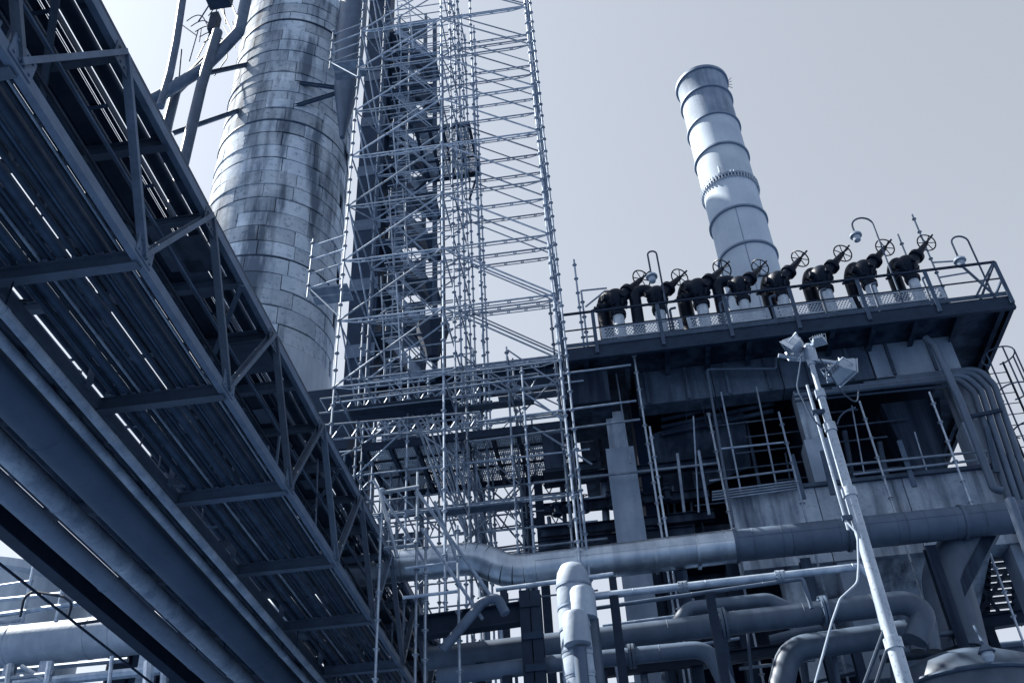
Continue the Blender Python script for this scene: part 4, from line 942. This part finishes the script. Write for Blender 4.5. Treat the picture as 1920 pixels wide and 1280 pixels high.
# right hand down duct
yd = thing('down_duct', 'dark breeches duct dropping beside the furnace leg to a flanged end', 'duct', at(1790, 1215, Y=18.8))
P = [at(1830, 985, Y=19.0), at(1772, 1085, Y=19.0), at(1790, 1150, Y=19.0), at(1806, 1222, Y=19.0)]
pipe('duct_run', P, .46, PAINT, yd, .7, 28)
q = P[-1]; MB().cyl(q, q+Vector((0, 0, .12)), .47, seg=28).cyl(q+Vector((0, 0, -.2)), q+Vector((0, 0, -.08)), .47, seg=28).cyl((q.x, q.y, 0), q+Vector((0, 0, -.2)), .42, .40, seg=24).build('flange', PAINT, yd)
bar('brace', at(1858, 1000, Y=18.7), at(1790, 1130, Y=18.7), 'I', .28, .2, FURN, yd, up=(0, 1, 0)); bar('brace', at(1790, 1130, Y=18.7), at(1818, 1215, Y=18.7), 'I', .22, .18, FURN, yd, up=(0, 1, 0))
for px in (1720, 1752): tube('branch', at(px, 1220, Y=18.3), at(px-8, 1165, Y=18.3), .13, PAINT, yd, 14)
tn = thing('domed_tank', 'dark domed tank at the lower corner below the down duct', 'tank', at(1800, 1280, Y=17.6))
q = at(1795, 1238, Y=18.0)
MB().lathe([(1.35, 0), (1.35, q.z-.55), (1.2, q.z-.25), (.8, q.z-.05), (0, q.z+.05)], Matrix.Translation((q.x, 18.0, 0)), 40).build('tank_shell', PAINT, tn); MB().torus((q.x, 18.0, q.z-.55), (0, 0, 1), 1.36, .04, 40, 6).build('rim', RAILM, tn)
gl = thing('bulkhead_lamp', 'small caged lamp hanging by the domed tank', 'lamp', at(1850, 1240, Y=16.4))
q = at(1850, 1222, Y=16.4); MB().lathe([(.05, .12), (.1, .06), (.14, 0), (.1, -.01)], Matrix.Translation(q), 14).build('lamp_shade', PAINT, gl); MB().lathe([(.09, -.01), (.1, -.08), (.05, -.16), (0, -.17)], Matrix.Translation(q), 12).build('globe', INSW, gl)
tube('stem', q+Vector((0, 0, .1)), q+Vector((.05, .3, .55)), .02, RAILM, gl, 6)

# ------------------------------------------------------------------ furnace block pipes at the right
fp = thing('drain_pipe', 'stout grey drain pipe slanting down the face of the furnace block', 'pipe', at(1870, 915, Y=19.5))
pipe('pipe_run', [at(1735, 634, Y=19.6), at(1752, 648, Y=19.5), at(1800, 750, Y=19.5), at(1853, 888, Y=19.5), at(1862, 915, Y=19.5), at(1880, 920, Y=19.5)], .085, PAINT, fp, .1, 14)
o = pipe('conduit', [at(1455, 670, Y=19.9), at(1455, 691, Y=19.9), at(1325, 692, Y=19.9), at(1375, 985, Y=19.9)], .035, PAINT, None, .08, 10); tag(o, 'slim bent conduit framing the dark furnace opening', 'conduit')
for k in range(4):
    x0 = 1826+13*k
    o = pipe('riser_pipe', [at(1500+60*k, 741-10*k, Y=19.95+.02*k), at(x0-30, 709-6*k, Y=19.95+.02*k), at(x0, 735-4*k, Y=19.95+.02*k), at(x0+58+2*k, 912, Y=19.95+.02*k), at(x0+100, 1030, Y=19.95+.02*k)], .075, PAINT, None, .4, 12)
    tag(o, f'grey riser pipe turning into the furnace block, {ORD[k]} of four from the opening', 'pipe', 'riser pipes at the end of the furnace block')
clp = thing('riser_clamp', 'dark clamp rail across the four riser pipes', 'clamp', at(1850, 780, Y=19.8)); bar('clamp_bar', at(1812, 784, Y=19.82), at(1880, 770, Y=19.82), 'L', .08, .06, DARK, clp)
for k in range(3):
    a, b = at(1490, 752-9*k, Y=20.1), at(1790, 722-9*k, Y=20.1)
    o = tube('cable_pipe', a, b, .03, RAILM, None, 8); tag(o, f'thin horizontal cable pipe across the furnace beam, {["lowest", "middle", "highest"][k]} of three', 'pipe', 'cable pipes on the furnace beam')
# caged ladder
cl = thing('caged_ladder', 'caged ladder climbing the far end of the furnace block against the sky', 'ladder', (9.6, 21.4, 0))
LX, LY = at(1868, 760, Y=21.0).x+.35, 21.0
zA, zB_ = 7.0, 15.6
for s in (-.22, .22): bar('rail', (LX+s, LY, zA), (LX+s, LY, zB_), 'B', .06, .03, DARK, cl, up=(0, 1, 0))
for k in range(int((zB_-zA)/.3)): tube('rung', (LX-.22, LY, zA+.2+.3*k), (LX+.22, LY, zA+.2+.3*k), .012, RAILM, cl, 6)
hoops = MB
for k in range(8):
    z = zA+1.2+k*1.05
    pts = [(LX+.38*math.cos(a)+.0, LY-.36+.40*math.sin(a), z) for a in [R(70+i*(-320)/16) for i in range(17)]]
    MB().sweep(pts, .018, 6).build('cage_hoop', RAILM, cl)
for a in (-150, -90, -30, 10): bar('cage_strap', (LX+.38*math.cos(R(a)), LY-.36+.4*math.sin(R(a)), zA+1.2), (LX+.38*math.cos(R(a)), LY-.36+.4*math.sin(R(a)), zA+1.2+7*1.05), 'B', .008, .04, RAILM, cl, up=(0, 1, 0))
bar('stand_off', (LX-.2, LY, 13), (8.9, LY+.1, 13), 'B', .05, .05, DARK, cl); bar('stand_off', (LX-.2, LY, 9), (8.9, LY+.1, 9), 'B', .05, .05, DARK, cl)
# outside stairs at far right
st = thing('outside_stairs', 'open steel stairs behind the down duct against the sky', 'stairs', at(1880, 1140, Y=23))
a, b = at(1868, 1150, Y=23.0), at(1888, 1020, Y=23.0)
for q in range(11):
    p = a.lerp(b, q/10); box('tread', p, (.7, .25, .04), DARK, st)
for s in (-.36, .36): bar('stringer', a+Vector((s, 0, -.3)), b+Vector((s, 0, .3)), 'U', .22, .06, DARK, st)
for (p, q) in (((1840, 1150), (1900, 1060)), ((1830, 1080), (1880, 1150)), ((1830, 1050), (1895, 1040)), ((1895, 1000), (1925, 1100)), ((1905, 1000), (1935, 1090))): bar('frame_tube', at(*p, Y=22.6), at(*q, Y=22.6), 'L', .09, .09, DARK, st)
bar('landing_beam', at(1830, 1170, Y=22.5), at(1960, 1150, Y=22.5), 'I', .3, .2, DARK, st, up=(0, 0, 1))
p = at(1850, 1170, Y=22.5); bar('post', (p.x, 22.5, 0), p, 'I', .2, .2, DARK, st, up=(0, 1, 0))
rs = tube('stay_pole', at(1893, 935, Y=17.2), at(1960, 1120, Y=17.2), .09, PAINT, None, 14); tag(rs, 'grey pole cutting across the frame edge at the end of the great duct', 'pole')

# ------------------------------------------------------------------ pipes seen under the rack at the lower left
LYY = 22.0
t = thing('insulated_main', 'big sunlit insulated main seen under the slung pipes', 'pipe', at(100, 1200, Y=LYY))
a = at(-120, 1222, Y=LYY); b = at(330, 1180, Y=LYY); zc = (a.z+b.z)/2-.02
xs = [a.x-6, a.x-3, a.x-1, at(25, 1200, Y=LYY).x, at(170, 1200, Y=LYY).x, at(215, 1200, Y=LYY).x, b.x+1, b.x+4]
for x0, x1 in zip(xs, xs[1:]): tube('pipe_section', (x0+.006, LYY, zc), (x1-.006, LYY, zc), .50, INSW, t, 36)
for x in xs[1:-1]: MB().lathe([(.5, -.03), (.512, -.03), (.512, .03), (.5, .03)], frame((x, LYY, zc), (x+1, LYY, zc))[0], 36).build('strap_band', INSW, t)
for px in (20, 85, 270): q = at(px, 1250, Y=LYY); bar('trestle_leg', (q.x, LYY, 0), (q.x, LYY, zc-.5), 'I', .25, .2, GALV, t, up=(0, 1, 0))
t = thing('tank_wall', 'stained pale tank wall behind the sunlit main', 'tank', at(60, 1100, Y=25))
q = at(20, 1090, Y=26)
MB().lathe([(2.4, 0), (2.4, at(30, 1055, Y=23.6).z), (2.55, at(30, 1050, Y=23.6).z), (2.55, at(30, 1036, Y=23.6).z), (0, at(30, 1036, Y=23.6).z+.2)], Matrix.Translation((q.x, 26.0, 0)), 48).build('tank_shell', CLADL, t)
t = thing('guard_tubes', 'bright tubes and fittings above the sunlit main', 'scaffold', at(60, 1150, Y=21.2))
px_tubes(t, [((-40, 1158), (170, 1128), 21.2, .07), ((-40, 1103), (62, 1088), 21.2, .035), ((-30, 1170), (40, 1162), 21.2, .05), ((68, 1040), (42, 1165), 21.2, .05), ((118, 1100), (105, 1165), 21.2, .05), ((20, 1245), (8, 1330), 21.2, .09), ((95, 1240), (80, 1330), 21.2, .09), ((-20, 1275), (100, 1262), 21.2, .06), ((210, 1230), (200, 1330), 21.2, .05), ((280, 1240), (275, 1330), 21.0, .13), ((310, 1240), (305, 1330), 21.0, .1), ((40, 1248), (110, 1290), 21.2, .05), ((-40, 1290), (330, 1252), 21.6, .12), ((-40, 1262), (240, 1236), 22.6, .07), ((-40, 1128), (120, 1112), 22.4, .06)], GALV, 'tube')
pipe('hose', [at(38, 1155, Y=21), at(45, 1120, Y=21), at(60, 1108, Y=21), at(120, 1118, Y=21), at(136, 1130, Y=21), at(128, 1155, Y=21)], .035, DARK, t, .25, 8)
# tower side piping at upper left
tp_ = thing('downcomer_pipes', 'knot of steep pipes and braces on the sunny flank of the clad tower', 'pipe', at(340, 200, Y=23))
for pts, r, m in (([(348, -40, 22.5), (330, 80, 22.5), (318, 140, 22.5), (300, 200, 22.5)], .16, PAINT), ([(470, -40, 23), (448, 60, 23), (420, 90, 23), (380, 130, 22.8), (300, 180, 22.6), (230, 215, 22.6)], .24, PAINT), ([(408, 60, 22.6), (378, 160, 22.6), (345, 300, 22.6), (320, 400, 22.6)], .21, PAINT), ([(400, 100, 23.2), (330, 170, 23.2), (315, 230, 23.2), (300, 300, 23.2)], .2, PAINT)):
    pipe('pipe_leg', [at(x, y, Y=Y) for x, y, Y in pts], r, m, tp_, .5, 16)
for k in range(16):
    x, y = rnd.uniform(340, 440), rnd.uniform(-10, 130); dx, dy = rnd.uniform(-30, 30), rnd.uniform(20, 70)
    tube('lattice_rod', at(x, y, Y=23.6+.1*k), at(x+dx, y+dy, Y=23.4+.1*k), rnd.uniform(.015, .035), DARK, tp_, 6)
for k in range(5):
    pipe('hose_loop', [at(350+8*k, 40+10*k, Y=23.9), at(375+10*k, 20+10*k, Y=23.9), at(395+8*k, 60+12*k, Y=23.9), at(370+8*k, 110+8*k, Y=23.9)], .025, DARK, tp_, .6, 6)
p = at(410, -5, Y=23.5); box('gear_box', p, (1.0, .8, .6), DARK, tp_); p = at(402, 45, Y=23.6); box('gear_box', p, (.35, .4, 1.2), DARK, tp_)
for k, (a, b) in enumerate((((330, 150), (470, 120)), ((325, 250), (455, 205)))): bar('bracket', at(*a, Y=22.7), at(*b, Y=24.8), 'I', .16, .13, MID, tp_)

# ------------------------------------------------------------------ mobile light mast
YM = 9.5; MX = .2645*YM
mast = thing('light_mast', 'slender white telescopic light mast with floodlights, paint chipped', 'light mast', (MX, YM, 0))
zz = [0, 1.7+.35*YM, 1.7+.52*YM, 1.7+.605*YM, 1.7+.652*YM, 1.7+.70*YM]; rr = [.072, .062, .052, .042, .03]
for k in range(5):
    tube('mast_section', (MX, YM, zz[k]), (MX, YM, zz[k+1]), rr[k], MASTM, mast, 20)
    MB().cyl((MX, YM, zz[k+1]-.1), (MX, YM, zz[k+1]), rr[k]+.014, seg=20).build('collar', MASTM, mast)
tube('side_rod', (MX-.12, YM-.02, 1.7+.47*YM), (MX-.12, YM-.02, 1.7+.66*YM), .015, MASTM, mast, 8)
for z in (6.3, 7.6): box('rod_clip', (MX-.07, YM-.02, z), (.16, .04, .05), RAILM, mast)
box('mast_base', (MX, YM, .25), (1.1, .9, .5), RAILM, mast)
hd_ = Vector((MX+.02, YM, 1.7+.705*YM))
tube('cross_bar', hd_+Vector((-.36, 0, .04)), hd_+Vector((.42, .12, -.12)), .026, LAMPM, mast, 10)
MB().lathe([(.05, -.12), (.07, -.05), (.07, .08), (.04, .14), (0, .15)], Matrix.Translation(hd_), 14).build('swivel_head', LAMPM, mast)
def flood(c, d, s=1., m=LAMPM, nm='floodlight'):
    """lamp housing at c facing d"""
    M, _ = frame(c, Vector(c)+Vector(d)); mb = MB()
    prof = [(-.19, -.12), (.19, -.12), (.19, .12), (-.19, .12)]; bk = [(-.11, -.07), (.11, -.07), (.11, .07), (-.11, .07)]
    v = [(x*s, y*s, -.16*s) for x, y in bk]+[(x*s, y*s, .0) for x, y in prof]+[(x*s, y*s, .05*s) for x, y in prof]
    f = [(3, 2, 1, 0)]+[(i, (i+1) % 4, 4+(i+1) % 4, 4+i) for i in range(4)]+[(4+i, 4+(i+1) % 4, 8+(i+1) % 4, 8+i) for i in range(4)]
    o = mb.add(v, f, M).build(nm, m, mast, smooth=False)
    MB().add([(x*s*.93, y*s*.93, .04*s) for x, y in prof], [(0, 1, 2, 3)], M).build('lamp_glass', GLASS, o, smooth=False)
    for k in range(5): MB().box(((-.12+.06*k)*s, 0, -.17*s), (.012*s, .15*s, .06*s), M).build('cooling_fin', m, o, smooth=False)
    fr = MB()
    fr.sweep([M @ Vector((x*s*1.04, y*s*1.04, .05*s)) for x, y in prof], .012*s, 6, True); fr.build('lens_frame', m, o)
    yk = MB().sweep([M @ Vector((-.2*s, 0, -.02*s)), M @ Vector((-.22*s, 0, -.2*s)), M @ Vector((.22*s, 0, -.2*s)), M @ Vector((.2*s, 0, -.02*s))], .014*s, 6); yk.build('mount_yoke', m, o)
    return o
flood(hd_+Vector((-.20, -.04, .08)), (-.70, .30, -.55), .72)
flood(hd_+Vector((-.10, .22, .16)), (-.2, .8, -.45), .62)
flood(hd_+Vector((.13, -.02, .15)), (.2, .75, -.3), .42)
flood(hd_+Vector((.34, .05, -.26)), (.80, .45, -.25), .8)
flood(hd_+Vector((.30, .3, -.1)), (.4, .8, -.4), .62)
for pts in ([hd_+Vector((-.12, -.05, -.05)), hd_+Vector((-.28, -.1, -.5)), hd_+Vector((-.2, -.1, -.95)), hd_+Vector((-.1, -.05, -1.05))], [hd_+Vector((.08, -.04, -.1)), hd_+Vector((.2, -.05, -.6)), hd_+Vector((.34, 0, -.75)), hd_+Vector((.42, 0, -.5))], [hd_+Vector((.05, -.05, -1.0)), hd_+Vector((.12, -.05, -.85)), hd_+Vector((.3, -.03, -.8))]):
    MB().sweep(bend(pts, .3, 6), .009, 6).build('lamp_cable', RAILM, mast)
cb = [at(1608, 1000, Y=YM-.1), at(1610, 1060, Y=YM-.1), at(1608, 1092, Y=YM-.1), at(1575, 1122, Y=YM-.1), at(1560, 1165, Y=YM-.1), at(1523, 1300, Y=YM-.1)]
low = [cb[-1]+(cb[-1]-cb[-2])*k for k in (.5, 1.0)]; low[-1].z = max(low[-1].z, .02)
MB().sweep(bend([Vector((MX-.12, YM-.03, 1.7+.48*YM))]+cb+low, .15, 4), .012, 8).build('power_cable', INSW, mast)
tube('guy_strut', at(1618, 1290, Y=YM+.2), at(1662, 1170, Y=YM+.2), .02, DARK, mast, 8); tube('guy_strut', at(1640, 1290, Y=YM+.25), at(1672, 1190, Y=YM+.25), .02, DARK, mast, 8)

# ------------------------------------------------------------------ far plant seen through the gaps
far = thing('far_pipe_rack', 'far crowded pipe rack seen through gaps below the furnace block', 'pipe rack', (4, 34, 0))
for k in range(16):
    x = -9+k*1.7
    bar('post', (x, 33+.1*(k % 3), 0), (x, 33+.1*(k % 3), 13.2-.6*(k % 4)), 'I', .2, .18, MID, far, up=(0, 1, 0))
for z in (9.6, 10.6, 11.7, 12.6):
    bar('rack_beam', (-10, 33.3, z), (18, 33.3, z), 'I', .22, .16, MID, far, up=(0, 0, 1))
for k in range(14):
    z = rnd.uniform(9.2, 13); x0 = rnd.uniform(-9, 12); tube('far_pipe', (x0, 33.6, z), (x0+rnd.uniform(3, 8), 33.6, z), rnd.uniform(.05, .16), (GALVD, MID, PAINT)[k % 3], far, 10)
for k in range(26):
    x = -8+k*1.0+rnd.uniform(-.4, .4); z = rnd.uniform(11, 13); tube('far_tube', (x, 32.8, 8.6), (x+rnd.uniform(-.5, .5), 32.8, z), .03, GALVD, far, 6)
